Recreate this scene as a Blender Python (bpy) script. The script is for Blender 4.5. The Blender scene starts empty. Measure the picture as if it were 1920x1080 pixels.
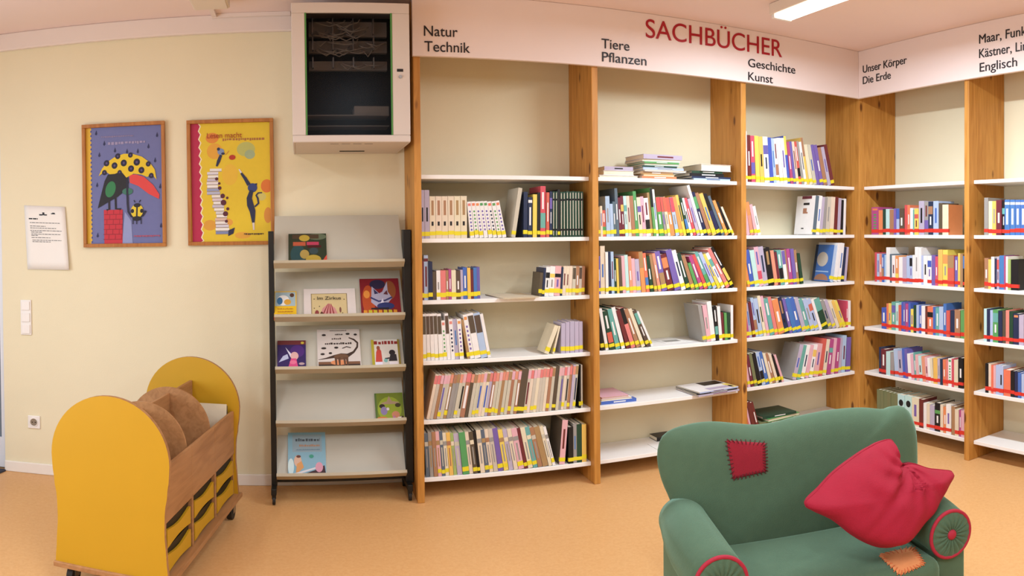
import bpy, bmesh, math, random
from mathutils import Matrix, Vector
from mathutils.bvhtree import BVHTree
random.seed(7)
SC = bpy.context.scene
COL = SC.collection

# ------------------------------------------------------------------ camera (a hand-swept phone panorama: cylindrical)
KX, KY, X0, Y0, PIT, ROL, EYE = 1403.814, 1376.506, 564.2204, 457.5154, 0.0116, -0.013, 1.3807
_cp, _sp, _cr, _sr = math.cos(PIT), math.sin(PIT), math.cos(ROL), math.sin(ROL)
MW = Matrix(((_cr, 0, _sr), (0, 1, 0), (-_sr, 0, _cr))) @ Matrix(((1, 0, 0), (0, _cp, -_sp), (0, _sp, _cp)))
MT = MW.transposed()
cam = bpy.data.cameras.new('camera'); cam_o = bpy.data.objects.new('camera', cam); COL.objects.link(cam_o)
SC.camera = cam_o
cam.type = 'PANO'; cam.panorama_type = 'CENTRAL_CYLINDRICAL'
cam.central_cylindrical_range_u_min = -X0 / KX
cam.central_cylindrical_range_u_max = (1920 - X0) / KX
cam.central_cylindrical_range_v_min = (Y0 - 1080) / KY
cam.central_cylindrical_range_v_max = Y0 / KY
_m = Matrix((MT @ Vector((1, 0, 0)), MT @ Vector((0, 0, 1)), -(MT @ Vector((0, 1, 0))))).transposed().to_4x4()
_m.translation = (0, 0, EYE); cam_o.matrix_world = _m

SC.view_settings.view_transform = 'Standard'; SC.view_settings.look = 'None'
SC.view_settings.exposure = 0.26; SC.view_settings.gamma = 1.0
SC.view_settings.use_curve_mapping = False
world = bpy.data.worlds.new('daylight'); SC.world = world; world.use_nodes = True
world.node_tree.nodes['Background'].inputs[0].default_value = (0.8, 0.9, 1, 1)
world.node_tree.nodes['Background'].inputs[1].default_value = 0.6

CEIL = 2.60
def area(name, loc, sx, sy, power, col, rot=(0, 0, 0)):
    l = bpy.data.lights.new(name, 'AREA'); l.shape = 'RECTANGLE'; l.size = sx; l.size_y = sy; l.energy = power; l.color = col
    o = bpy.data.objects.new(name, l); o.location = loc; o.rotation_euler = rot; COL.objects.link(o); return o
LAMPS = [(2.38, 2.45, 44), (0.45, 0.6, 26), (-1.5, 1.0, 24), (2.3, -0.6, 30), (0.45, -1.9, 14), (-1.5, -1.7, 16)]
WARM = (0.84, 1.0, 1.15)
for i, (lx, ly, pw) in enumerate(LAMPS):
    area('ceiling_lamp_light', (lx, ly, CEIL - 0.095), 0.11, 1.15, pw, WARM)
area('window_daylight', (-2.75, 1.7, 1.35), 1.5, 2.6, 56, (0.90, 0.98, 1.08), (0, -math.pi / 2, 0))

# ------------------------------------------------------------------ geometry of the sight lines (used to read positions off real planes)
def ray(x, y):
    th = (x - X0) / KX; t = (Y0 - y) / KY
    return MT @ Vector((math.sin(th), math.cos(th), t))
EYEV = Vector((0, 0, EYE))
def on_y(x, y, Y): d = ray(x, y); return EYEV + d * (Y / d.y)
def on_x(x, y, X): d = ray(x, y); return EYEV + d * (X / d.x)
def on_z(x, y, Z): d = ray(x, y); return EYEV + d * ((Z - EYE) / d.z)
def on_plane(x, y, p, n):
    d = ray(x, y); return EYEV + d * ((p - EYEV).dot(n) / d.dot(n))

# ------------------------------------------------------------------ materials
def lin(h):
    h = h.lstrip('#'); v = [int(h[i:i + 2], 16) / 255 for i in (0, 2, 4)]
    return tuple((c / 12.92 if c <= 0.04045 else ((c + 0.055) / 1.055) ** 2.4) for c in v) + (1,)
MATS = {}
def mat(name, hexc, rough=0.6, var=0.04, scale=6.0, bump=0.0, bscale=60, metal=0.0, spec=0.4, emit=0, sheen=0, jitter=False):
    if name in MATS: return MATS[name]
    m = bpy.data.materials.new(name); m.use_nodes = True; nt = m.node_tree; b = nt.nodes['Principled BSDF']
    c = lin(hexc) if isinstance(hexc, str) else hexc
    b.inputs['Roughness'].default_value = rough; b.inputs['Metallic'].default_value = metal
    b.inputs['Specular IOR Level'].default_value = spec
    if sheen: b.inputs['Sheen Weight'].default_value = sheen
    src = None
    if var > 0:
        tc = nt.nodes.new('ShaderNodeTexCoord'); n = nt.nodes.new('ShaderNodeTexNoise'); n.inputs['Scale'].default_value = scale
        n.inputs['Detail'].default_value = 4
        nt.links.new(tc.outputs['Object'], n.inputs['Vector'])
        mr = nt.nodes.new('ShaderNodeMapRange'); mr.inputs['To Min'].default_value = 1 - var * 2; mr.inputs['To Max'].default_value = 1 + var * 2
        nt.links.new(n.outputs['Fac'], mr.inputs['Value'])
        mx = nt.nodes.new('ShaderNodeHueSaturation'); mx.inputs['Color'].default_value = c
        nt.links.new(mr.outputs['Result'], mx.inputs['Value'])
        if jitter: mx.inputs['Saturation'].default_value = 0.9
        if jitter:
            oi = nt.nodes.new('ShaderNodeObjectInfo'); m2 = nt.nodes.new('ShaderNodeMapRange')
            m2.inputs['To Min'].default_value = 0.48; m2.inputs['To Max'].default_value = 0.52
            nt.links.new(oi.outputs['Random'], m2.inputs['Value']); nt.links.new(m2.outputs['Result'], mx.inputs['Hue'])
        nt.links.new(mx.outputs['Color'], b.inputs['Base Color'])
    else:
        b.inputs['Base Color'].default_value = c
    if bump > 0:
        tc = nt.nodes.new('ShaderNodeTexCoord'); n = nt.nodes.new('ShaderNodeTexNoise'); n.inputs['Scale'].default_value = bscale
        n.inputs['Detail'].default_value = 6
        nt.links.new(tc.outputs['Object'], n.inputs['Vector'])
        bp = nt.nodes.new('ShaderNodeBump'); bp.inputs['Strength'].default_value = bump; bp.inputs['Distance'].default_value = 0.01
        nt.links.new(n.outputs['Fac'], bp.inputs['Height']); nt.links.new(bp.outputs['Normal'], b.inputs['Normal'])
    if emit:
        b.inputs['Emission Color'].default_value = c; b.inputs['Emission Strength'].default_value = emit
    MATS[name] = m; return m

def wood_mat(name, c1, c2, knot, axis='Z', rough=0.5, knots=True):
    m = bpy.data.materials.new(name); m.use_nodes = True; nt = m.node_tree; b = nt.nodes['Principled BSDF']
    tc = nt.nodes.new('ShaderNodeTexCoord'); mp = nt.nodes.new('ShaderNodeMapping')
    s = {'X': (1.2, 14, 14), 'Y': (14, 1.2, 14), 'Z': (14, 14, 1.2)}[axis]; mp.inputs['Scale'].default_value = s
    nt.links.new(tc.outputs['Object'], mp.inputs['Vector'])
    n = nt.nodes.new('ShaderNodeTexNoise'); n.inputs['Scale'].default_value = 2.2; n.inputs['Detail'].default_value = 8; n.inputs['Distortion'].default_value = 1.2
    nt.links.new(mp.outputs['Vector'], n.inputs['Vector'])
    r = nt.nodes.new('ShaderNodeValToRGB'); r.color_ramp.elements[0].color = lin(c2); r.color_ramp.elements[1].color = lin(c1)
    r.color_ramp.elements[0].position = 0.32; r.color_ramp.elements[1].position = 0.62
    nt.links.new(n.outputs['Fac'], r.inputs['Fac'])
    out = r.outputs['Color']
    if knots:
        mp2 = nt.nodes.new('ShaderNodeMapping'); mp2.inputs['Scale'].default_value = {'X': (3.4, 9, 9), 'Y': (9, 3.4, 9), 'Z': (9, 9, 3.4)}[axis]
        nt.links.new(tc.outputs['Object'], mp2.inputs['Vector'])
        v = nt.nodes.new('ShaderNodeTexVoronoi'); v.inputs['Scale'].default_value = 1.0
        nt.links.new(mp2.outputs['Vector'], v.inputs['Vector'])
        r2 = nt.nodes.new('ShaderNodeValToRGB'); r2.color_ramp.elements[0].position = 0.085; r2.color_ramp.elements[1].position = 0.145
        r2.color_ramp.elements[0].color = (1, 1, 1, 1); r2.color_ramp.elements[1].color = (0, 0, 0, 1)
        nt.links.new(v.outputs['Distance'], r2.inputs['Fac'])
        mx = nt.nodes.new('ShaderNodeMix'); mx.data_type = 'RGBA'; mx.inputs['B'].default_value = lin(knot)
        nt.links.new(r2.outputs['Color'], mx.inputs['Factor']); nt.links.new(out, mx.inputs['A']); out = mx.outputs['Result']
    nt.links.new(out, b.inputs['Base Color']); b.inputs['Roughness'].default_value = rough; b.inputs['Specular IOR Level'].default_value = 0.35
    MATS[name] = m; return m

def floor_mat():
    m = bpy.data.materials.new('linoleum'); m.use_nodes = True; nt = m.node_tree; b = nt.nodes['Principled BSDF']
    tc = nt.nodes.new('ShaderNodeTexCoord')
    n = nt.nodes.new('ShaderNodeTexNoise'); n.inputs['Scale'].default_value = 60; n.inputs['Detail'].default_value = 9; n.inputs['Distortion'].default_value = 0.8
    nt.links.new(tc.outputs['Object'], n.inputs['Vector'])
    r = nt.nodes.new('ShaderNodeValToRGB'); r.color_ramp.elements[0].color = lin('#d6a066'); r.color_ramp.elements[1].color = lin('#dcaa70')
    r.color_ramp.elements[0].position = 0.35; r.color_ramp.elements[1].position = 0.65
    nt.links.new(n.outputs['Fac'], r.inputs['Fac']); nt.links.new(r.outputs['Color'], b.inputs['Base Color'])
    b.inputs['Roughness'].default_value = 0.38; b.inputs['Specular IOR Level'].default_value = 0.35
    MATS['linoleum'] = m; return m

def glass_mat(name, tint, mixf=0.12, rough=0.06):
    m = bpy.data.materials.new(name); m.use_nodes = True; nt = m.node_tree
    nt.nodes.remove(nt.nodes['Principled BSDF']); out = nt.nodes['Material Output']
    t = nt.nodes.new('ShaderNodeBsdfTransparent'); t.inputs['Color'].default_value = tint
    g = nt.nodes.new('ShaderNodeBsdfGlossy'); g.inputs['Roughness'].default_value = rough
    mx = nt.nodes.new('ShaderNodeMixShader'); mx.inputs[0].default_value = mixf
    nt.links.new(t.outputs[0], mx.inputs[1]); nt.links.new(g.outputs[0], mx.inputs[2]); nt.links.new(mx.outputs[0], out.inputs[0])
    MATS[name] = m; return m

M_WALL = mat('cream_wall_paint', '#e8dcbc', 0.85, 0.015, 3, 0.08, 180)
M_REAR = mat('rear_wall_low_bounce', '#b9ae9c', 0.85, 0.015, 3)  # unseen walls, coloured darker to cut the fill light they bounce back
M_CEIL = mat('ceiling_paint', '#efd8d2', 0.9, 0.01, 3)
M_COVE = mat('cove_white', '#e9dad2', 0.8, 0.01)
M_SKIRT = mat('white_gloss_trim', '#eee6dc', 0.45, 0.01)
M_FLOOR = floor_mat()
M_PINE = wood_mat('varnished_pine', '#c98d42', '#b0742f', '#6b3d16', 'Z')
M_FRAME = wood_mat('picture_frame_wood', '#b8783a', '#a0622a', '#6b3c14', 'Z', 0.4, False)
M_BEECH = wood_mat('beech_board', '#b07f52', '#9c6d44', '#6b3c14', 'Y', 0.5, False)
M_WHITE = mat('white_laminate', '#f1ece6', 0.4, 0.01)
M_SIGN = mat('sign_board_white', '#ecdad4', 0.6, 0.01)
M_INK = mat('black_lettering', '#1d1517', 0.5, 0)
M_RED = mat('red_lettering', '#a8101f', 0.5, 0)
M_METAL = mat('rack_grey_metal', '#bcb6a6', 0.42, 0.01, 4, spec=0.5)
M_METALEDGE = mat('rack_beige_ledge', '#b9ac92', 0.5, 0.01, 4)
M_BLACK = mat('black_metal', '#15130f', 0.45, 0.02)
M_YEL = mat('yellow_laminate', '#c2931a', 0.5, 0.02, 5)
M_GREY = mat('cabinet_grey', '#d2c5bb', 0.5, 0.01)
M_DARK = mat('dark_interior', '#1d1a17', 0.7, 0.02)
M_GREEN = mat('green_upholstery', '#4b624a', 0.9, 0.05, 30, 0.25, 400, sheen=0.08)
_b = M_GREEN.node_tree.nodes['Principled BSDF']; _b.inputs['Sheen Weight'].default_value = 0.55; _b.inputs['Sheen Roughness'].default_value = 0.35; _b.inputs['Sheen Tint'].default_value = (0.55, 0.95, 0.75, 1)
M_CRIM = mat('crimson_cloth', '#980b28', 0.85, 0.05, 20, 0.2, 300)
M_PATCH = mat('dark_red_patch', '#8e1526', 0.9, 0.05, 40, 0.3, 500)
M_OPATCH = mat('orange_patch', '#d68a55', 0.9, 0.05, 40, 0.3, 500)
M_PIPE = mat('red_piping', '#a31c33', 0.7, 0.03)
M_THREAD = mat('dark_thread', '#5a1418', 0.8, 0)
M_OTHREAD = mat('orange_thread', '#c4673a', 0.8, 0)
M_PAPER = mat('paper', '#efe9e2', 0.7, 0.01)
M_PLASTIC = mat('white_plastic', '#efe8e2', 0.35, 0)
M_CHROME = mat('caster_metal', '#9a9a98', 0.3, 0, metal=0.9)
M_RUB = mat('dark_rubber', '#26231f', 0.6, 0)
M_MAT = mat('dark_doormat', '#3a3c48', 0.95, 0.08, 60, 0.3, 400)
M_DOORP = mat('door_grey_panel', '#6d7884', 0.35, 0.03, 2)
M_DOORW = mat('door_frame_white', '#dfe0e6', 0.4, 0.01)
M_TUBE = mat('lamp_diffuser', '#fff6ea', 0.4, 0, emit=5)
M_LAMPB = mat('lamp_body', '#e3d3c2', 0.5, 0)
M_GTRIM = mat('green_seal', '#4f8a44', 0.5, 0)
M_DGLASS = glass_mat('smoked_glass', (0.66, 0.64, 0.63, 1), 0.004, 0.25)
M_WGLASS = glass_mat('clear_glass', (0.95, 0.97, 0.97, 1), 0.05)

# ------------------------------------------------------------------ mesh builder
class MB:
    def __init__(s): s.v = []; s.f = []; s.m = []
    def add(s, vs, fs, m=0):
        o = len(s.v); s.v += [tuple(p) for p in vs]
        for f in fs: s.f.append(tuple(i + o for i in f)); s.m.append(m)
        return s
    def box(s, x0, x1, y0, y1, z0, z1, m=0):
        return s.add([(x0, y0, z0), (x1, y0, z0), (x1, y1, z0), (x0, y1, z0), (x0, y0, z1), (x1, y0, z1), (x1, y1, z1), (x0, y1, z1)],
                     [(0, 3, 2, 1), (4, 5, 6, 7), (0, 1, 5, 4), (1, 2, 6, 5), (2, 3, 7, 6), (3, 0, 4, 7)], m)
    def obox(s, c, ax, ay, az, m=0):      # oriented box: centre and three half-axis vectors
        c = Vector(c); ax = Vector(ax); ay = Vector(ay); az = Vector(az)
        vs = [c + i * ax + j * ay + k * az for k in (-1, 1) for (i, j) in ((-1, -1), (1, -1), (1, 1), (-1, 1))]
        return s.add(vs, [(0, 3, 2, 1), (4, 5, 6, 7), (0, 1, 5, 4), (1, 2, 6, 5), (2, 3, 7, 6), (3, 0, 4, 7)], m)
    def prism(s, pts, d, m=0, mside=None):  # closed 3-D polygon pts extruded by vector d
        n = len(pts); d = Vector(d); a = [Vector(p) for p in pts]; b = [p + d for p in a]
        s.add(a + b, [tuple(range(n))[::-1], tuple(range(n, 2 * n))], m)
        s.add(a + b, [(i, (i + 1) % n, n + (i + 1) % n, n + i) for i in range(n)], m if mside is None else mside)
        return s
    def tube(s, path, r, seg=10, m=0, caps=True, closed=False):
        P = [Vector(p) for p in path]; n = len(P); rs = r if isinstance(r, (list, tuple)) else [r] * n
        vs = []; prev = None
        for i, p in enumerate(P):
            if closed: t = (P[(i + 1) % n] - P[i - 1]).normalized()
            else: t = (P[min(i + 1, n - 1)] - P[max(i - 1, 0)]).normalized()
            if prev is None:
                a = Vector((0, 0, 1)) if abs(t.z) < 0.9 else Vector((1, 0, 0)); u = t.cross(a).normalized()
            else: u = (prev - t * prev.dot(t)).normalized()
            prev = u; w = t.cross(u)
            for k in range(seg):
                an = 2 * math.pi * k / seg; vs.append(p + (u * math.cos(an) + w * math.sin(an)) * rs[i])
        fs = []
        for i in range(n if closed else n - 1):
            j = (i + 1) % n
            for k in range(seg):
                fs.append((i * seg + k, i * seg + (k + 1) % seg, j * seg + (k + 1) % seg, j * seg + k))
        if caps and not closed: fs += [tuple(range(seg))[::-1], tuple(range((n - 1) * seg, n * seg))]
        return s.add(vs, fs, m)
    def build(s, name, mats, parent=None, smooth=False, bevel=0, seg=2, loc=None, angle=30):
        me = bpy.data.meshes.new(name); me.from_pydata([tuple(v) for v in s.v], [], s.f)
        if not isinstance(mats, (list, tuple)): mats = [mats]
        for m in mats: me.materials.append(m)
        if len(mats) > 1:
            for p, mi in zip(me.polygons, s.m): p.material_index = mi
        if smooth:
            for p in me.polygons: p.use_smooth = True
        me.validate(); me.update()
        o = bpy.data.objects.new(name, me); COL.objects.link(o)
        if parent: o.parent = parent
        if loc: o.location = loc
        if bevel:
            bv = o.modifiers.new('bevel', 'BEVEL'); bv.width = bevel; bv.segments = seg; bv.limit_method = 'ANGLE'; bv.angle_limit = math.radians(angle)
        return o
def tag(o, label, cat, group=None):
    o['label'] = label; o['category'] = cat
    if group: o['group'] = group
    return o
def struct(o): o['kind'] = 'structure'; return o
def empty(name, loc, rz=0, label=None, cat=None, group=None):
    o = bpy.data.objects.new(name, None); o.empty_display_size = 0.1; COL.objects.link(o); o.location = loc; o.rotation_euler = (0, 0, rz)
    if label: tag(o, label, cat, group)
    return o
def box_ob(name, x0, x1, y0, y1, z0, z1, m, parent=None, bevel=0):
    return MB().box(x0, x1, y0, y1, z0, z1).build(name, m, parent, bevel=bevel)
CURRENT = {}
def text(name, body, parent, m, mw, origin, xdir, size, width=None, thick=0.002, zdir=(0, 0, 1)):
    c = bpy.data.curves.new(name, 'FONT'); c.body = body; c.size = size; c.extrude = thick; c.align_x = 'LEFT'
    c.materials.append(m)
    tmp = bpy.data.objects.new('tmp', c); COL.objects.link(tmp); bpy.context.view_layer.update()
    me = bpy.data.meshes.new_from_object(tmp.evaluated_get(bpy.context.evaluated_depsgraph_get()))
    bpy.data.objects.remove(tmp); bpy.data.curves.remove(c)
    xd = Vector(xdir).normalized(); zd = Vector(zdir); nd = xd.cross(zd)
    xs = [v.co.x for v in me.vertices]; k = width / max(max(xs) - min(xs), 1e-4) if width else 1.0; x0 = min(xs) if width else 0
    R = Matrix((xd * k, zd, nd)).transposed().to_4x4(); R.translation = Vector(origin) - xd * (x0 * k)
    me.transform((mw @ R) if mw else R); me.name = name
    if not me.materials: me.materials.append(m)
    o = bpy.data.objects.new(name, me); COL.objects.link(o); o.parent = parent
    return o

# ------------------------------------------------------------------ the setting
YW, YF = 4.05, 3.70                 # wall behind, front of the main bookcase
XF, XW = 3.417, 3.767               # front of the right-hand bookcase, wall behind it
ZF = 2.282                          # lower edge of the sign boards
XL = -2.60
DX1 = -1.71                        # right edge of the doorway
struct(box_ob('floor', XL - 0.1, XW + 0.1, -3.6, YW + 1.3, -0.06, 0, M_FLOOR))
struct(box_ob('ceiling', XL - 0.1, XW + 0.1, -3.6, YW + 1.3, CEIL, CEIL + 0.08, M_CEIL))
struct(box_ob('wall_back', DX1, XW + 0.1, YW, YW + 0.12, 0, CEIL, M_WALL))
struct(MB().box(XL, DX1, YW, YW + 0.12, 2.05, CEIL).build('wall_back_lintel', M_WALL))
struct(box_ob('wall_right', XW, XW + 0.1, -3.6, YW, 0, CEIL, M_WALL))
struct(box_ob('wall_front', XL, XW, -3.7, -3.6, 0, CEIL, M_REAR))
wl = MB(); wl.box(XL - 0.1, XL, -3.6, 0.3, 0, CEIL); wl.box(XL - 0.1, XL, 3.1, YW + 0.12, 0, CEIL); wl.box(XL - 0.1, XL, 0.3, 3.1, 0, 0.55); wl.box(XL - 0.1, XL, 0.3, 3.1, 2.15, CEIL)
struct(wl.build('wall_left', M_REAR))
wf = MB()
for a, b in ((0.3, 0.36), (1.67, 1.73), (3.04, 3.1)): wf.box(XL - 0.08, XL - 0.02, a, b, 0.55, 2.15)
wf.box(XL - 0.08, XL - 0.02, 0.3, 3.1, 0.55, 0.61); wf.box(XL - 0.08, XL - 0.02, 0.3, 3.1, 2.09, 2.15)
win = struct(wf.build('window_1', M_DOORW))
wp = MB().box(XL - 0.055, XL - 0.049, 0.35, 3.05, 0.6, 2.1).build('window_pane', M_WGLASS, win); struct(wp)
# cornice along the back wall left of the shelving, skirting
struct(box_ob('trim_1', XL, 0.0, YW - 0.03, YW, 2.50, CEIL, M_COVE, bevel=0.006))
struct(box_ob('baseboard_back', DX1, 0.56, YW - 0.014, YW, 0, 0.062, M_SKIRT, bevel=0.004))
# doorway at the far left: glazed door leaf with a white bottom rail
dr = MB().box(XL, DX1 - 0.004, YW + 0.03, YW + 0.07, 0.005, 2.04, 0)
door = struct(dr.build('door_1', M_DOORP))
rl = MB().box(XL, DX1 - 0.004, YW + 0.022, YW + 0.03, 0.01, 0.19); rl.box(DX1 - 0.03, DX1 - 0.004, YW + 0.022, YW + 0.03, 0.19, 2.04)
rl.build('door_rail', M_DOORW, door)
mp_ = MB().prism([(XL + 0.02, 3.60, 0.0), (-1.80, 3.62, 0.0), (-1.70, 4.03, 0.0), (-1.712, 4.045, 0), (XL + 0.02, 4.045, 0.0)], (0, 0, 0.008))
tag(mp_.build('doormat', M_MAT), 'dark grey doormat lying in front of the grey door', 'doormat')

# ------------------------------------------------------------------ bookcases
SZ = {1: 0.092, 2: 0.392, 3: 0.700, 4: 1.015, 5: 1.335, 6: 1.665}
TH = 0.022; PT = 0.036
PX = [0.604, 1.556, 2.506]          # right faces of the first three uprights
def upright(parent, x0, x1, y0, y1, z1=CEIL - 0.02):
    return MB().box(x0, x1, y0, y1, 0, z1).build('upright', M_PINE, parent, bevel=0.003)
bc = empty('bookcase', (1.9, 3.87, 0), 0, 'long pine bookcase of three bays along the cream wall, behind the green sofa', 'bookcase')
bc2 = empty('bookcase', (XF + 0.17, 2.8, 0), 0, 'pine bookcase at the right wall, standing under the English and Unser Körper board', 'bookcase')
CO = Vector(bc.location); CO2 = Vector(bc2.location)
def rel(b, o): return b
ends = [(PX[0] - PT, PX[0]), (PX[1] - PT, PX[1]), (PX[2] - PT, PX[2]), (XF, XF + PT)]
for a, b in ends:
    upright(bc, a - CO.x, b - CO.x, YF - CO.y, YW - 0.002 - CO.y)
BAYS = [(PX[0], PX[1] - PT), (PX[1], PX[2] - PT), (PX[2], XF)]
for bi, (a, b) in enumerate(BAYS):
    for k in range(1, 7):
        MB().box(a + 0.001 - CO.x, b - 0.001 - CO.x, YF + 0.045 - CO.y, YW - 0.004 - CO.y, SZ[k], SZ[k] + TH).build('shelf', M_WHITE, bc, bevel=0.002)
YR = [3.70, 2.755, 1.81]            # near faces of the right-hand uprights
for i, y in enumerate(YR):
    a, b = (XF + PT + 0.001, XW - 0.002) if i == 0 else (XF, XW - 0.002)
    MB().box(a - CO2.x, b - CO2.x, y - CO2.y, y + PT - CO2.y, 0, CEIL - 0.02).build('upright', M_PINE, bc2, bevel=0.003)
RBAYS = [(YR[0], YR[1] + PT), (YR[1], YR[2] + PT)]     # from far to near
for a, b in RBAYS:
    for k in range(1, 7):
        MB().box(XF + 0.045 - CO2.x, XW - 0.004 - CO2.x, b + 0.001 - CO2.y, a - 0.001 - CO2.y, SZ[k], SZ[k] + TH).build('shelf', M_WHITE, bc2, bevel=0.002)

# sign boards with lettering
sb = MB().box(PX[0] - PT - 0.005, XF - 0.026, YF - 0.024, YF - 0.001, ZF, CEIL - 0.001).build('sign_board', M_SIGN, bevel=0.002)
tag(sb, 'long white sign board with Sachbücher in red capitals above the bookcase', 'sign')
sb2 = MB().box(XF - 0.025, XF - 0.001, 1.4, YF - 0.001, ZF, CEIL - 0.001).build('sign_board', M_SIGN, bevel=0.002)
tag(sb2, 'white sign board reading Unser Körper and Englisch above the right bookcase', 'sign')
YS = YF - 0.0255; XS = XF - 0.0265
def sign1(body, x0, y0, x1, cap, m=M_INK, dy=0):
    a = on_y(x0, y0, YS); b = on_y(x1, y0 + dy, YS)
    text('lettering', body, sb, m, None, a, (1, 0, 0), cap, b.x - a.x)
def sign2(body, x0, y0, x1, cap, m=M_INK):
    a = on_x(x0, y0, XS); b = on_x(x1, y0, XS)
    text('lettering', body, sb2, m, None, a, (0, -1, 0), cap, a.y - b.y)
sign1('Natur', 795, 67, 858, 0.075); sign1('Technik', 796, 96, 881, 0.075)
sign1('Tiere', 1128, 90, 1180, 0.075); sign1('Pflanzen', 1129, 115, 1212, 0.075)
sign1('SACHBÜCHER', 1211, 70, 1466, 0.150, M_RED)
sign1('Geschichte', 1403, 125, 1491, 0.072); sign1('Kunst', 1403, 150, 1449, 0.072)
sign2('Unser Körper', 1618, 137, 1700, 0.072); sign2('Die Erde', 1618, 158, 1670, 0.072)
sign2('Maar, Funke,', 1836, 82, 1938, 0.075); sign2('Kästner, Lindgren', 1836, 109, 1972, 0.075); sign2('Englisch', 1837, 135, 1907, 0.075)

# ------------------------------------------------------------------ books
PAL = {  # code: (hex, word)
 'W': ('#ece6e2', 'white'), 'C': ('#e2cfb2', 'cream'), 'G': ('#9a948e', 'grey'), 'K': ('#1c1a1c', 'black'), 'N': ('#1f2c4e', 'navy'),
 'B': ('#2c62b4', 'blue'), 'L': ('#a9bcdc', 'light blue'), 'R': ('#cf2f2c', 'red'), 'D': ('#6f1a22', 'dark red'), 'P': ('#e0a5ae', 'pink'),
 'V': ('#6a55a6', 'violet'), 'Y': ('#e8c23a', 'yellow'), 'O': ('#e2762c', 'orange'), 'T': ('#a9794c', 'tan'), 'E': ('#1f4430', 'dark green'),
 'F': ('#4e9c4c', 'green'), 'M': ('#5fa79c', 'teal'), 'S': ('#dd7a66', 'salmon'), 'A': ('#b9ddd8', 'mint'), 'J': ('#b03478', 'magenta'),
 'U': ('#b7a9bf', 'mauve'), 'H': ('#5b4a3a', 'brown'), 'Z': ('#9db35c', 'lime'), 'Q': ('#5a6a78', 'slate'), 'X': ('#c8bda8', 'beige'),
 'I': ('#76794f', 'olive')}
BM = {k: mat('book_cover_' + v[1].replace(' ', '_'), v[0], 0.42, 0.03, 25, jitter=True) for k, v in PAL.items()}
M_PAGES = mat('book_pages', '#e8dcc4', 0.85, 0.03, 60)
M_TAPEY = mat('yellow_sticker', '#e6d42a', 0.5, 0)
M_TAPER = mat('red_sticker', '#d8372a', 0.5, 0)
ORD = ['first', 'second', 'third', 'fourth', 'fifth', 'sixth', 'seventh', 'eighth', 'ninth', 'tenth', 'eleventh', 'twelfth', 'thirteenth', 'fourteenth',
       'fifteenth', 'sixteenth', 'seventeenth', 'eighteenth', 'nineteenth', 'twentieth']
def ordinal(n):
    if n <= 20: return ORD[n - 1]
    t = {2: 'twenty', 3: 'thirty', 4: 'forty', 5: 'fifty'}[n // 10]
    return (t[:-1] + 'ieth') if n % 10 == 0 else t + '-' + ORD[n % 10 - 1]
SHELFNAME = {6: 'top shelf', 5: 'second shelf', 4: 'third shelf', 3: 'fourth shelf', 2: 'fifth shelf', 1: 'bottom shelf'}
SIGNNAME = {'1': 'Natur Technik', '2': 'Tiere Pflanzen', '3': 'Geschichte Kunst', '4': 'Unser Körper', '5': 'Englisch'}
LIGHTC = 'WCLPYAUXZG'
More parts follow.
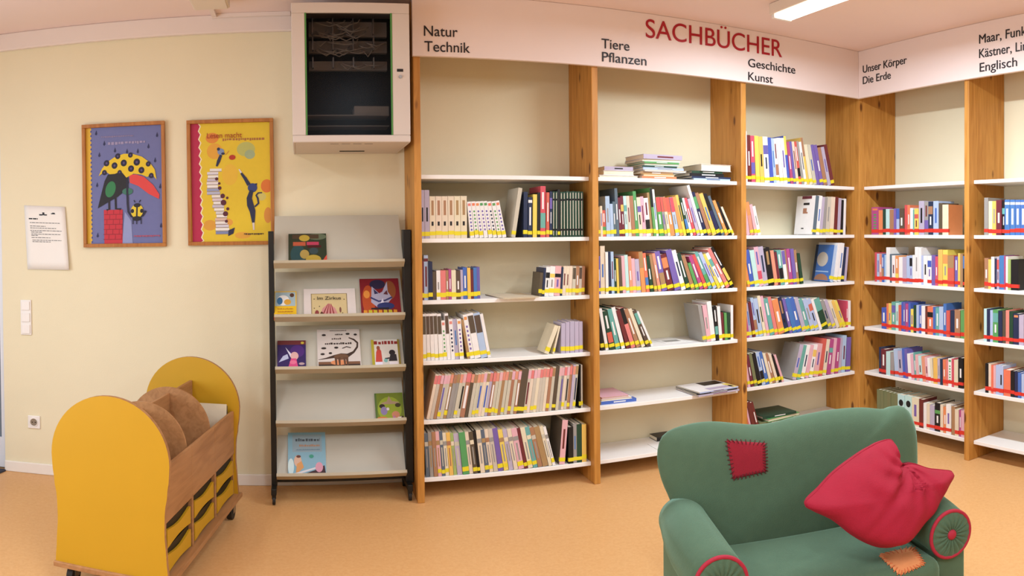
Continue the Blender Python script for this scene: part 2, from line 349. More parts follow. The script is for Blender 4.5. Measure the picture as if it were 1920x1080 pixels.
def make_book(name, w, h, d, c, c2=None, tape=None, motif=None, rnd=None):
    """a book standing upright: spine at y=0 facing -y, left cover at x=0; cover, pages and spine sticker are meshes of their own"""
    rnd = rnd or random
    t = min(0.0018, w * 0.18)
    m = MB()
    m.box(0, w, 0, t, 0, h)                     # spine
    m.box(0, t, t, d, 0, h, 1); m.box(w - t, w, t, d, 0, h, 1)
    dark = c not in LIGHTC
    mats = [BM[c], BM[c2 or c], BM['W' if dark else rnd.choice('KNDBVG')], BM[rnd.choice('RBYFKOMVT')]]
    mo = motif or rnd.choice(['line', 'line', 'block', 'band', 'two', 'none'])
    def q(x0, x1, z0, z1, mi): m.add([(x0 * w, -0.0005, z0 * h), (x1 * w, -0.0005, z0 * h), (x1 * w, -0.0005, z1 * h), (x0 * w, -0.0005, z1 * h)], [(0, 1, 2, 3)], mi)
    if mo == 'line': q(0.32, 0.66, 0.35, 0.35 + rnd.uniform(0.25, 0.45), 2)
    elif mo == 'block': q(0.02, 0.98, 0.62, 0.62 + rnd.uniform(0.12, 0.3), 3); q(0.35, 0.65, 0.3, 0.55, 2)
    elif mo == 'band': q(0.02, 0.98, 0.86, 0.93, 2); q(0.3, 0.7, 0.3, 0.75, 2)
    elif mo == 'two': q(0.02, 0.98, 0.18, rnd.uniform(0.35, 0.5), 3); q(0.3, 0.66, 0.55, 0.88, 2)
    elif mo == 'halftop': q(0.02, 0.98, 0.6, 0.995, 3)
    elif mo == 'darktop': mats[3] = BM['H']; q(0.05, 0.95, 0.56, 0.95, 3)
    elif mo == 'redtop': mats[3] = BM['R']; q(0.02, 0.98, 0.62, 0.995, 3); q(0.3, 0.66, 0.3, 0.55, 2)
    elif mo == 'greytop': mats[2] = BM['G']; mats[3] = BM[rnd.choice('GXTC')]; q(0.03, 0.97, 0.70, 0.80, 3); q(0.35, 0.65, 0.22, 0.64, 3 if rnd.random() < 0.5 else 2)
    elif mo == 'salmontop': mats[3] = BM[rnd.choice('SPST')]; q(0.03, 0.97, 0.78, 0.97, 3); q(0.25, 0.75, 0.2, 0.7, 2) if rnd.random() < 0.3 else None
    elif mo == 'series': mats[2] = BM['X']; mats[3] = BM['K']; q(0.25, 0.55, 0.04, 0.97, 2); q(0.02, 0.98, 0.8, 0.84, 3); q(0.02, 0.98, 0.14, 0.18, 3)
    elif mo == 'ring':
        mats[2] = BM['K']; pts = [(w * (0.5 + 0.33 * math.cos(a)), -0.0005, h * 0.72 + w * 0.36 * math.sin(a)) for a in [k * math.pi / 8 for k in range(16)]]
        m.add(pts, [tuple(range(16))], 2)
    elif mo == 'dots':
        mats[2] = BM[rnd.choice('VVNF')]; mats[3] = BM[rnd.choice('OSOF')]
        for k in range(6): q(0.3, 0.7, 0.2 + k * 0.1, 0.25 + k * 0.1, 2)
        q(0.15, 0.85, 0.88, 0.95, 3)
    elif mo == 'cube': mats[2] = BM['T']; q(0.3, 0.7, 0.55, 0.9, 2); mats[3] = BM['K']; q(0.3, 0.65, 0.3, 0.4, 3)
    o = m.build(name, mats)
    p = MB().box(t * 1.02, w - t * 1.02, t * 1.1, d - 0.004, 0.003, h - 0.004).build('page_block', M_PAGES, o)
    if tape:
        z0 = rnd.uniform(0.012, 0.019); z1 = z0 + rnd.uniform(0.018, 0.024)
        MB().box(-0.0004, w + 0.0004, -0.0009, 0.012, z0, z1).build('spine_sticker', M_TAPEY if tape == 'y' else M_TAPER, o)
    return o

def place_run(items, a_list, prev=None):
    """items: list of (x, w, h) from left to right, leaning left by a_list (radians); returns pivots without overlaps"""
    out = []
    for (x, w, h), a in zip(items, a_list):
        p = x
        if prev:
            px, pw, ph, pa = prev
            r0 = px + pw / math.cos(pa); T = (px + pw * math.cos(pa) - ph * math.sin(pa), pw * math.sin(pa) + ph * math.cos(pa))
            need = r0
            if T[1] <= h * math.cos(a): need = max(need, T[0] + T[1] * math.tan(a))
            else: need = max(need, r0 - h * math.cos(a) * math.tan(pa) + h * math.sin(a))
            p = max(p, need + 0.0006)
        out.append(p); prev = (p, w, h, a)
    return out

NBOOK = [0]
def row(bay, tier, x0, sc, runs, ybase=None):
    """runs: list of (lean0, lean1, 'px:height:colour[:motif],... |end'); px and height in zoomed pixels of a strip starting at column x0"""
    main = bay in '123'
    zt = SZ[tier] + TH + 0.0004
    front = YF + 0.052 if main else XF + 0.052
    lo, hi = {'1': BAYS[0], '2': BAYS[1], '3': BAYS[2], '4': RBAYS[0], '5': RBAYS[1]}[bay]
    def pos(px):
        col = x0 + px / sc
        if main:
            y = 500
            for _ in range(4):                    # image row where this column meets the shelf top
                P = on_y(col, y, front); y += (P.z - zt) / abs(P.y) * KY * math.cos((col - X0) / KX) * 0.98
            return on_y(col, y, front).x, y, col
        y = 500
        for _ in range(6):
            P = on_x(col, y, front); y += (P.z - zt) / math.hypot(P.x, P.y) * KY
        return -on_x(col, y, front).y, y, col
    base = lo if main else -lo
    lim0, lim1 = (lo, hi) if main else (-lo, -hi)
    n = 0
    gap_h = (SZ.get(tier + 1, 2.5) - SZ[tier] - TH) - 0.008
    rnd = random.Random(bay + str(tier)); chain = None
    for (l0, l1, s) in runs:
        toks, end = s.split('|'); toks = [t.strip().split(':') for t in toks.split(',') if t.strip()]
        xs = [float(t[0]) for t in toks] + [float(end)]
        items = []; meta = []
        for i, t in enumerate(toks):
            if t[1] == 'gap': continue
            xa, ya, ca = pos(xs[i]); xb, yb, cb = pos(xs[i + 1])
            hp = float(t[1]) / sc
            if main: hh = on_y(ca, ya - hp, front).z - zt
            else: hh = on_x(ca, ya - hp, front).z - zt
            items.append([xa, (xb - xa), hh]); meta.append(t)
        k = len(items)
        al = [math.radians(l0 + (l1 - l0) * (i / max(k - 1, 1))) for i in range(k)]
        for i in range(k):
            a = abs(al[i]); items[i][1] *= 0.955 * math.cos(a)
            items[i][2] = min(items[i][2] / math.cos(a), (gap_h - items[i][1] * math.sin(a)) / math.cos(a))
        right = (l0 + l1) < 0
        for attempt in range(30):
            if right:
                mir = [(-(x + w / math.cos(a)), w, h) for (x, w, h), a in zip(items, al)][::-1]
                pv = place_run(mir, [-a for a in al][::-1]); pv = [-p for p in pv][::-1]     # right-bottom pivots
                over = lim0 + 0.003 - min(p - w / math.cos(a) for p, (x, w, h), a in zip(pv, items, al))
                over2 = max(p - h * math.sin(a) for p, (x, w, h), a in zip(pv, items, al)) - (lim1 - 0.003)
                if over2 > 0:
                    for it in items: it[0] -= over2 + 0.0005
                    continue
                if chain:
                    cr = chain[0] + chain[1] / math.cos(chain[3])
                    over = max(over, cr + 0.001 - min(p - w / math.cos(a) for p, (x, w, h), a in zip(pv, items, al)))
            else:
                pv = place_run(items, al, chain)
                over = max(p + w / math.cos(a) for p, (x, w, h), a in zip(pv, items, al)) - (lim1 - 0.003)
                under = (lim0 + 0.003) - min(p - h * math.sin(a) for p, (x, w, h), a in zip(pv, items, al))
                if under > 0:
                    for it in items: it[0] += under + 0.0005
                    if attempt > 12:
                        al = [a * 0.93 for a in al]
                    continue
            if over <= 0: break
            for it in items: it[1] *= 0.97
            x_first = max(it[0] + it[1] for it in items) if right else items[0][0]
            for it in items: it[0] = x_first + (it[0] - x_first) * 0.985
        if right: chain = (max(p + h * math.sin(-a) for p, (x, w, h), a in zip(pv, items, al)), 0.0, 1.0, 0.0)
        else: chain = (pv[-1], items[-1][1], items[-1][2], al[-1])
        for i, t in enumerate(meta):
            x, w, h = items[i]; a = al[i]; p = pv[i]; n += 1
            c = t[2]; c2 = None
            if '/' in c: c, c2 = c.split('/')
            mot = t[3] if len(t) > 3 else None
            kind = 'magazine' if (bay == '1' and tier in (1, 2) and i < 60 and mot in ('salmontop', 'greytop')) else ('novel' if bay in '45' else 'book')
            d = min(0.30, max(0.13, h * rnd.uniform(0.70, 0.78)))
            dy = rnd.uniform(0, 0.006)
            tape = 'y' if bay in '123' else 'r'
            if mot == 'series' or rnd.random() < (0.55 if kind == 'magazine' else 0.07): tape = None
            o = make_book(kind, w, h, d, c, c2, tape, mot, rnd)
            if right: ox = p - w * math.cos(a); oz = zt + w * math.sin(-a); oa = -a     # a is negative
            else: ox = p; oz = zt; oa = -a
            if right: ox = p - w * math.cos(a); oz = zt + w * math.sin(abs(a)); oa = abs(a)
            if main: o.location = (ox, front + dy, oz); o.rotation_euler = (0, oa, 0)
            else: o.location = (front + dy, -ox, oz); o.rotation_euler = (0, oa, -math.pi / 2)
            size = 'slim ' if w < 0.011 else ('thick ' if w > 0.032 else '')
            size = ('tall ' if h > 0.275 else ('small ' if h < 0.17 else '')) + size if not size else size
            ln = 'leaning ' if abs(a) > 0.14 else ''
            lab = f'{ln}{size}{PAL[c][1]} {kind}, {ordinal(n)} from left on {SHELFNAME[tier]} under {SIGNNAME[bay]}'
            tag(o, lab, kind, f'{kind}s on the {SHELFNAME[tier]} under {SIGNNAME[bay]}')
            if bay == '3' and c2 in ('W', 'B') and tier in (4, 5):
                m = MB(); ry = lambda ya, yb, za, zb, k: m.add([(-0.0004, ya * d, za * h), (-0.0004, yb * d, za * h), (-0.0004, yb * d, zb * h), (-0.0004, ya * d, zb * h)], [(0, 1, 2, 3)], k)
                if c2 == 'W': ry(0.2, 0.72, 0.92, 0.995, 0); ry(0.3, 0.62, 0.76, 0.82, 1); ry(0.42, 0.62, 0.58, 0.68, 2); ry(0.36, 0.62, 0.54, 0.58, 2); ry(0.5, 0.64, 0.14, 0.17, 1)
                else:
                    m.add([(-0.0004, d * (0.55 + 0.3 * math.cos(t)), h * (0.6 + 0.2 * math.sin(t))) for t in [k * math.pi / 9 for k in range(18)]], [tuple(range(18))], 3)
                    m.add([(-0.0005, d * (0.5 + 0.38 * math.cos(t)), h * (0.03 + 0.17 * math.sin(t))) for t in [k * math.pi / 9 for k in range(10)]], [tuple(range(10))], 2); ry(0.15, 0.85, 0.25, 0.28, 4); ry(0.86, 1.0, 0.0, 1.0, 5)
                m.build('cover_print', [BM['D'], BM['K'], BM['T'], BM['X'], BM['L'], BM['N']], o)
            NBOOK[0] += 1
    return n
def seq(a, b, n, h, cols, motif, rnd=random.Random(3)):
    """n equal volumes between pixel a and b"""
    return ','.join(f'{a + (b - a) * i / n:.0f}:{h * rnd.uniform(0.985, 1.0):.0f}:{cols[i % len(cols)] if len(cols) < 9 else rnd.choice(cols)}:{motif}' for i in range(n))

S1, S2, S3, S4, S5 = 5.818, 6.857, 8.727, 9.143, 4.7
row('1', 5, 780, S1, [
 (0, 0, '52:530:U:line,97:530:U:line,150:460:C:cube,216:460:C:cube,284:460:C:cube,352:460:C:cube,420:460:C:cube,490:460:C:cube|560'),
 (5, 11, seq(590, 950, 8, 400, 'W', 'dots') + '|950'),
 (-9, -9, '1040:540:X/X:none|1085'),
 (-1, 0, '1100:500:N:none,1155:440:N:band,1212:470:Y:none,1268:490:K:none,1305:560:R:two,1378:490:R:line,1420:500:N:block,1455:500:E:series,1488:500:E:series,1518:520:K:none,' + seq(1550, 1835, 8, 500, 'E', 'series') + '|1835')])
row('1', 4, 780, S1, [
 (0, 1, '62:430:D:none,92:490:L:band,140:420:N:none,186:310:H:none,228:320:W:line,272:320:S:none,332:320:T:line,362:330:J:line,392:320:C:none,442:310:H:line,492:320:U:none,520:345:B:line,566:340:Y:none,602:320:D:none,634:340:B:none,672:345:V:none|706'),
 (-5, -2, '1350:260:H:none,1384:310:N:none,1410:320:W:block,1456:325:W:block,1512:325:P:block,1580:310:N:none,1602:320:C:line,1640:320:C:line,1672:320:C:none,1706:315:X:darktop,1742:315:T:line,1778:315:X:darktop,1810:315:T:none|1842')])
row('1', 3, 780, S1, [
 (1, 4, '78:510:W:darktop,122:510:W:darktop,162:510:W:darktop,204:510:W:darktop,246:505:W:darktop,292:430:W:dots,332:505:W:darktop,372:440:W:dots,416:440:U:line,462:440:W:dots|508'),
 (9, 10, '545:430:T:none,574:480:W:dots,622:490:W:darktop,692:490:L:darktop,766:480:W:none|800'),
 (-22, -14, '1440:300:C:none,1492:300:C:none|1512'),
 (-1, 0, '1570:330:U:none,1622:340:U:none,1674:345:U:none,1728:340:U:none,1780:335:U:none|1826')])
row('1', 2, 780, S1, [
 (-12, -6, seq(100, 500, 11, 490, 'XTXCTXGHCXT', 'salmontop') + ',520:480:H:salmontop,' + seq(556, 1090, 15, 480, 'XCXGTXCXUTX', 'salmontop') + ',1090:480:H:none,' + seq(1168, 1480, 9, 480, 'CXCWXTXCX', 'salmontop') + ',1480:480:H:none,' + seq(1520, 1736, 7, 480, 'XGUXTXGXC', 'salmontop') + '|1736'),
 (-1, 0, '1768:470:K:none,1796:470:X:none|1832')])
row('1', 1, 780, S1, [
 (2, 7, '112:480:Q:greytop,152:490:G:greytop,192:490:T:greytop,236:490:P:greytop,276:490:Q:greytop,312:470:C:greytop,352:470:Y:greytop,396:460:Z:greytop,432:450:U:greytop,490:460:F:none,560:460:C:greytop,602:460:H:greytop,648:470:K:none|676'),
 (6, 14, '690:470:C:greytop,740:470:Q:greytop,782:470:C:greytop,824:470:X:greytop,872:470:V:none,930:450:Y:greytop,982:450:U:greytop,1032:450:C:greytop,1078:450:P:greytop,1142:450:D:none,1178:450:C:greytop,1230:450:M:greytop,1280:440:T:greytop,1330:440:T:greytop,1392:440:C:greytop,1430:430:W:greytop|1462'),
 (-5, -3, '1565:480:P/H:line|1628'),
 (0, 0, '1645:400:K:none,1700:430:G:line,1738:420:E:none,1796:410:Y:none|1846')])
row('2', 5, 1110, S2, [
 (1, 6, '85:380:T:none,112:395:C:line,142:340:R:two,186:520:L:line,242:420:L:none,280:450:Q:line,312:620:Q:line,350:500:D:line,386:520:D:block,422:520:A:block,462:520:C:line,502:520:T:none,550:580:F:line,592:500:C:block,640:510:P:line,682:490:W:two,740:560:T:none,772:620:F:halftop,806:600:W:line|838'),
 (7, 26, '862:500:F:redtop,926:500:G:redtop,962:500:C:redtop,1002:490:O:redtop,1060:490:L:redtop,1112:500:O:none,1160:520:Y:line,1200:480:E:two,1240:480:W:line,1276:480:R:line,1316:470:U:line,1362:640:W:none,1402:550:N:block,1450:540:T:none,1500:530:Y:line,1560:520:N:halftop,1616:500:Q:none,1656:440:O:line,1700:420:K:none,1738:360:C:none|1770')])
row('2', 4, 1110, S2, [
 (0, 4, '85:490:V:line,116:620:C:line,176:540:W:none,212:540:N:none,250:540:L:line,288:450:E:line,316:450:Y:none,346:460:H:none,384:480:P:none,426:490:A:none,470:470:S:line,512:440:P:none,556:430:U:line|612'),
 (5, 31, '628:520:O:halftop,690:500:O:two,738:460:E:line,786:480:T:none,828:490:S:line,872:510:V:two,950:470:D:block,1040:520:V:none,1128:510:W:line,1196:470:E:line,1252:440:T:none,1308:340:F:none,1356:430:J:line,1410:440:R:none,1462:470:M:two,1516:460:L:line,1570:440:Y:line,1616:450:W:block,1670:500:S:line,1730:520:K:two|1780')])
row('2', 3, 1110, S2, [
 (8, 24, '85:480:K:none,130:540:W:none,170:500:E:two,240:520:M:line,300:540:W/K:none,350:500:D:none,400:520:S:halftop,456:500:T:line,510:500:C:none,560:480:H:block,606:460:W:none|636'),
 (10, 1, '1440:480:G:none,1484:470:P:line,1540:510:W:none,1600:450:K:two,1642:440:W:none,1682:360:D:none,1712:350:F:none,1746:350:E:none|1784'),
 (0, 0, '1790:440:W:none|1822')])
row('3', 6, 1390, S3, [
 (1, 14, '65:830:W:none,110:770:D:line,168:760:R:two,232:760:Y:none,300:750:Y:line,368:750:W:block,450:740:B:none,510:730:L:line,556:730:W:two,606:740:W:none,662:740:W:line,724:780:B:halftop,764:680:J:line,808:690:V:none,850:690:C:line,892:690:R:two,936:700:G:none,972:690:W:line,1010:760:Y:halftop,1048:650:C:none,1104:650:X:line,1160:650:V:none,1216:650:V:line,1272:610:T:none,1332:620:U:line,1386:660:D:none|1440')])
row('3', 5, 1390, S3, [
 (9, 13, '85:560:P:none,140:540:S:halftop,200:500:P:none,250:470:W:line|300'),
 (-7, -2, '1196:640:Q/W:none,1252:640:W:line,1308:620:U:none,1352:610:G:line,1400:620:X:line,1462:620:C:none,1526:620:D:none,1580:600:U:none,1632:570:K:none,1672:590:W:none|1708')])
row('3', 4, 1390, S3, [
 (11, 7, '75:560:O:none,118:600:B:line,190:590:A:none,268:640:P:two,340:640:U:line,424:620:K:cube,520:570:S:none,580:540:D:none,622:570:M:two,688:560:W:halftop,742:580:T:none,772:580:J:line,830:580:V:none,886:560:T:line|930'),
 (9, 9, '935:500:E:none|985'),
 (-10, -6, '1480:600:L/B:none,1530:630:W:none,1588:630:W:line,1642:560:N:none,1684:560:U:none|1722')])
row('3', 3, 1390, S3, [
 (8, 24, '95:560:J:none,140:560:U:line,184:580:D:none,232:640:L:two,282:620:L:line,350:660:C:line,400:650:P:none,448:600:M:two,520:620:S:none,578:570:O:line,680:600:N:cube,750:570:V:line,800:570:B:none,872:570:B:line,950:560:U:none,1014:530:M:line,1080:520:L:line,1150:520:L:block,1216:510:W:none,1262:500:E:halftop,1370:470:G:line,1430:470:U:none,1486:450:C:line,1540:450:Y:none,1592:440:Y:line|1640'),
 (0, 0, '1690:430:R:line,1720:430:W:none|1762')])
row('3', 2, 1390, S3, [
 (10, 20, '115:520:P:none,156:520:D:line,206:540:I:none,258:540:K:none,318:540:L:two,376:540:B:line,430:510:C:none,474:500:T:line,524:490:C:none,568:470:K:none,606:460:P:none|640'),
 (-16, -3, '925:560:U/G:line,990:540:M:none,1048:540:W:line,1110:530:P:none,1170:530:W:block,1232:530:P:line,1310:600:R:none,1376:580:C:line,1434:570:J:block,1500:580:P:none,1552:570:J:line,1604:570:U:none,1650:600:L:line,1712:560:V/N:none|1786')])
row('3', 1, 1390, S3, [(12, 16, '118:480:R:none,160:500:P:none,190:540:D:none,250:520:D:line|300')])
row('4', 5, 1625, S4, [(0, 0, '75:470:J:dots,198:420:O:none,268:440:E:none,328:440:A:none,388:430:T:none,464:450:V:none,502:450:L:halftop,560:450:H:line,642:510:R:none,690:510:O:line,736:460:W:none,786:430:M:none,818:450:Y:block,888:580:U:line,982:570:G:two,1052:570:N:block,1132:580:L:line,1226:545:H:none,1294:520:C/O:none|1400')])
row('4', 4, 1625, S4, [(0, 0, '130:500:R:none,166:480:L:line,214:480:S:line,260:480:B:two,296:470:L:none,330:600:W:none,396:490:Q:none,430:470:W:line,490:470:O:two,546:450:W:none,612:450:U:none,680:480:L:none,730:490:L:block,780:500:W:none,820:640:W:line,880:630:W:none,930:500:L:none,966:500:W:line,1036:500:W:block,1106:520:V:none,1174:500:R:line,1222:620:Y:none,1300:620:Y:block,1386:530:R:halftop,1500:520:V:two,1556:580:Y:none,1598:570:T:none,1646:540:K/K:halftop|1736')])
row('4', 3, 1625, S4, [(0, 0, '250:360:B:line,330:440:O:none,374:450:Y:line,420:480:M:block,490:470:A:line,544:440:R:none,590:500:B:none,626:500:V:line,662:480:J:line,712:500:B:none,750:400:Y:line,800:470:E:none,852:480:L:none,892:480:B:line,938:480:W:none,1000:480:D:none,1032:480:O:block,1132:480:B:none,1176:480:M:line,1240:500:L:none,1312:560:B:line,1364:450:R:none,1426:460:N:none,1504:480:T:line,1600:480:F:none,1680:480:M:line|1752')])
row('4', 2, 1625, S4, [(0, 0, '205:450:N:none,248:430:D:line,330:400:A:none,400:400:G:none|462'), (4, 5, '466:470:L:none,540:450:U:line,606:500:B:none,650:500:V:none,698:430:W:none,760:430:P:none,806:470:M:line,846:440:P:none,892:430:A:line,944:430:S:none,1004:430:P:line,1050:420:W:none,1094:420:C:none|1136'),
 (1, 0, '1142:440:Y:none,1214:440:U:line,1258:440:N:none,1300:440:O:line,1352:440:S:none,1396:480:W:dots,1456:480:R:none,1496:470:C:none,1566:520:K:line|1650')])
row('4', 1, 1625, 9.0, [(0, 0, seq(170, 520, 6, 470, 'I', 'none') + ',522:470:A:ring,640:480:A:ring,762:480:C:line,886:480:D:none,956:430:W:none,1008:430:C:none,1062:420:U:none,1140:480:K:block,1236:470:C:none,1284:440:O:line,1340:500:W:line,1424:480:T:none,1488:450:C:none,1552:450:J:line,1592:450:P:none,1650:450:W:line|1700')])
row('5', 5, 1830, S5, [(0, 0, '70:330:G:none,106:300:C:none,140:300:Y:line,176:310:D:line,226:300:K:block,' + seq(252, 480, 5, 315, 'B', 'band') + '|480')])
row('5', 4, 1830, S5, [(0, 0, '70:270:T:line,106:260:Y:none,132:285:W:none,160:270:N:none,182:285:U:block,202:300:B:none,246:300:J:none,258:295:W:none,278:270:Z:none,304:270:K:none|372')])
row('5', 3, 1830, 3.278, [(0, 0, '48:200:A:none,66:200:N:none,84:195:L:none,102:200:F:block,136:195:N:none,160:200:H:none,180:205:S:none,202:200:E:none,226:190:N:dots,262:185:U:none,292:185:C:none|318')])
row('5', 2, 1830, 3.278, [(0, 0, '54:180:K:none,74:180:C:none,90:175:O:none,106:175:P:none,120:180:L:none,142:180:L:line,168:160:O:none,212:160:K:none,236:160:N:none,256:155:B:none,276:150:L:none,296:150:U:none|318')])
print('BOOKS', NBOOK[0])

# ------------------------------------------------------------------ flat drawings (posters, covers): one mesh of thin layered shapes
class Art:
    def __init__(s): s.mb = MB(); s.mats = []; s.n = 0; s.step = 0.00003
    def mi(s, hexc):
        m = mat('print_' + hexc.lstrip('#'), hexc, 0.5, 0.02, 40)
        if m not in s.mats: s.mats.append(m)
        return s.mats.index(m)
    def poly(s, pts, hexc):
        s.n += 1; y = -s.step * s.n
        s.mb.add([(x, y, z) for x, z in pts], [tuple(range(len(pts)))], s.mi(hexc)); return s
    def rect(s, x0, x1, z0, z1, hexc): return s.poly([(x0, z0), (x1, z0), (x1, z1), (x0, z1)], hexc)
    def ell(s, cx, cz, rx, rz, hexc, n=20, rot=0):
        c, q = math.cos(rot), math.sin(rot)
        return s.poly([(cx + rx * math.cos(a) * c - rz * math.sin(a) * q, cz + rx * math.cos(a) * q + rz * math.sin(a) * c) for a in [2 * math.pi * k / n for k in range(n)]], hexc)
    def line(s, pts, w, hexc):
        L = []; R = []
        for i, (x, z) in enumerate(pts):
            a = pts[max(i - 1, 0)]; b = pts[min(i + 1, len(pts) - 1)]
            dx, dz = b[0] - a[0], b[1] - a[1]; l = math.hypot(dx, dz) or 1
            ww = w[i] if isinstance(w, list) else w
            L.append((x - dz / l * ww / 2, z + dx / l * ww / 2)); R.append((x + dz / l * ww / 2, z - dx / l * ww / 2))
        s.n += 1; y = -s.step * s.n; n = len(pts); vs = [(x, y, z) for x, z in R + L]
        s.mb.add(vs, [(i, i + 1, n + i + 1, n + i) for i in range(n - 1)], s.mi(hexc)); return s
    def squiggle(s, x0, x1, z, h, hexc, rnd):
        x = x0
        while x < x1:
            w = rnd.uniform(0.5, 1.1) * h
            s.rect(x, min(x + w, x1), z, z + h * rnd.uniform(0.6, 1.0), hexc); x += w * 1.35
        return s
    def build(s, name, parent, loc=(0, 0, 0), conv=None):
        if conv: s.mb.v = [conv(p) for p in s.mb.v]
        return s.mb.build(name, s.mats, parent, loc=loc)

# two framed posters
def poster(px, label, conv_box, draw):
    (xa, ya), (xb, yb), (xc, yc), (xd, yd) = px
    P = [on_y(x, y, YW - 0.025) for x, y in px]
    cx = sum(p.x for p in P) / 4; cz = sum(p.z for p in P) / 4
    w = ((P[1].x - P[0].x) + (P[2].x - P[3].x)) / 2; h = ((P[0].z - P[3].z) + (P[1].z - P[2].z)) / 2
    root = empty('framed_poster', (cx, YW - 0.004, cz), 0, label, 'poster', 'framed posters on the cream wall')
    f = 0.020
    for nm, b in (('frame_rail', (-w / 2, w / 2, h / 2 - f, h / 2)), ('frame_rail', (-w / 2, w / 2, -h / 2, -h / 2 + f)),
                  ('frame_stile', (-w / 2, -w / 2 + f, -h / 2 + f, h / 2 - f)), ('frame_stile', (w / 2 - f, w / 2, -h / 2 + f, h / 2 - f))):
        MB().box(b[0], b[1], -0.022, 0.0, b[2], b[3]).build(nm, M_FRAME, root, bevel=0.002)
    MB().box(-w / 2 + f, w / 2 - f, -0.006, 0, -h / 2 + f, h / 2 - f).build('backing_board', M_PAPER, root)
    a = Art(); draw(a)
    (l0, l1), (r0, r1), (t, b) = conv_box; iw, ih = w - 2 * f, h - 2 * f
    def conv(p):
        x, y, z = p; v = (z - t) / (b - t); L = l0 + (l1 - l0) * v; R = r0 + (r1 - r0) * v
        return (-iw / 2 + iw * min(max((x - L) / (R - L), 0), 1), y - 0.0062, ih / 2 - ih * min(max(v, 0), 1))
    a.build('poster_print', root, conv=conv)
    return root
def art_bird(a):
    r = random.Random(5)
    a.poly([(60, 100), (760, 100), (760, 1010), (60, 1010)], '#6b6fa0')
    a.poly([(95, 110), (130, 110), (140, 300), (155, 560), (170, 800), (180, 1000), (150, 1000)], '#dcae2e')
    for k in range(26):
        y = 120 + k * 34; L = 130 + 50 * (y - 110) / 890; a.ell(L, y, 9, 11, '#dcae2e', 8)
        a.ell(L + 9, y + 16, 4, 6, '#3b3c60', 6)
    a.poly([(425, 760), (475, 830), (492, 1000), (412, 1000)], '#8f97c2')
    for x, y in ((180, 150), (650, 185), (247, 232), (587, 268), (332, 288), (425, 300), (507, 302), (212, 318), (640, 375), (205, 548), (683, 573), (697, 868), (226, 935)):
        a.poly([(x, y - 22), (x + 9, y + 8), (x, y + 18), (x - 9, y + 8)], '#2b2d55')
    a.squiggle(275, 560, 225, 22, '#9a8fb0', r); a.squiggle(220, 470, 178, 12, '#8d80a4', r)
    a.poly([(265, 742), (408, 742), (416, 1000), (280, 1000)], '#c22a38')
    for k in range(6): a.rect(270, 412, 775 + 38 * k, 780 + 38 * k, '#8f1d2a')
    for k in range(6):
        for j in range(3): a.rect(290 + 48 * j + 20 * (k % 2), 294 + 48 * j + 20 * (k % 2), 742 + 38 * k, 776 + 38 * k, '#8f1d2a')
    a.poly([(218, 728), (240, 620), (262, 520), (285, 472), (340, 462), (430, 470), (448, 540), (420, 600), (360, 648), (300, 680)], '#1c171b')
    a.ell(310, 585, 38, 62, '#2f7a48', 20, 0.2)
    a.line([(302, 660), (306, 738), (286, 742)], 14, '#1c171b'); a.line([(350, 650), (356, 735), (395, 738)], 14, '#1c171b')
    a.poly([(448, 478), (500, 478), (560, 498), (630, 560), (680, 635), (676, 668), (600, 628), (520, 566), (456, 540)], '#d9433f')
    a.ell(440, 605, 40, 26, '#39705f')
    a.poly([(214, 482), (238, 425), (275, 378), (330, 342), (400, 318), (470, 322), (540, 345), (600, 390), (640, 445), (655, 522), (620, 478), (585, 500), (540, 480), (480, 472), (428, 500), (385, 448), (340, 468), (300, 470), (262, 445)], '#e2c01d')
    for x, y, q in ((272, 385, 24), (356, 335, 22), (453, 330, 20), (334, 405, 25), (404, 388, 26), (503, 385, 27), (461, 433, 25), (540, 447, 25), (590, 402, 20), (375, 458, 18), (258, 455, 20), (615, 490, 20)):
        a.ell(x, y, q * 0.92, q, '#1d1830', 16); a.ell(x, y, q * 0.3, q * 0.35, '#55417a', 10)
    a.line([(436, 500), (438, 600), (444, 700), (452, 760), (475, 795), (520, 805), (560, 790), (582, 755)], 15, '#1f1e33')
    a.ell(516, 755, 46, 52, '#dfc428'); a.ell(482, 755, 13, 16, '#1b1720'); a.ell(552, 755, 13, 16, '#1b1720'); a.rect(510, 522, 705, 808, '#1b1720')
    a.ell(516, 712, 26, 16, '#1b1720'); a.ell(517, 812, 34, 18, '#1b1720'); a.line([(500, 690), (490, 672)], 6, '#1b1720'); a.line([(530, 690), (540, 672)], 6, '#1b1720')
    for x in (488, 515, 548): a.line([(x, 815), (x + 2, 855)], 6, '#1b1720')
    a.squiggle(500, 690, 940, 12, '#b0526a', r)
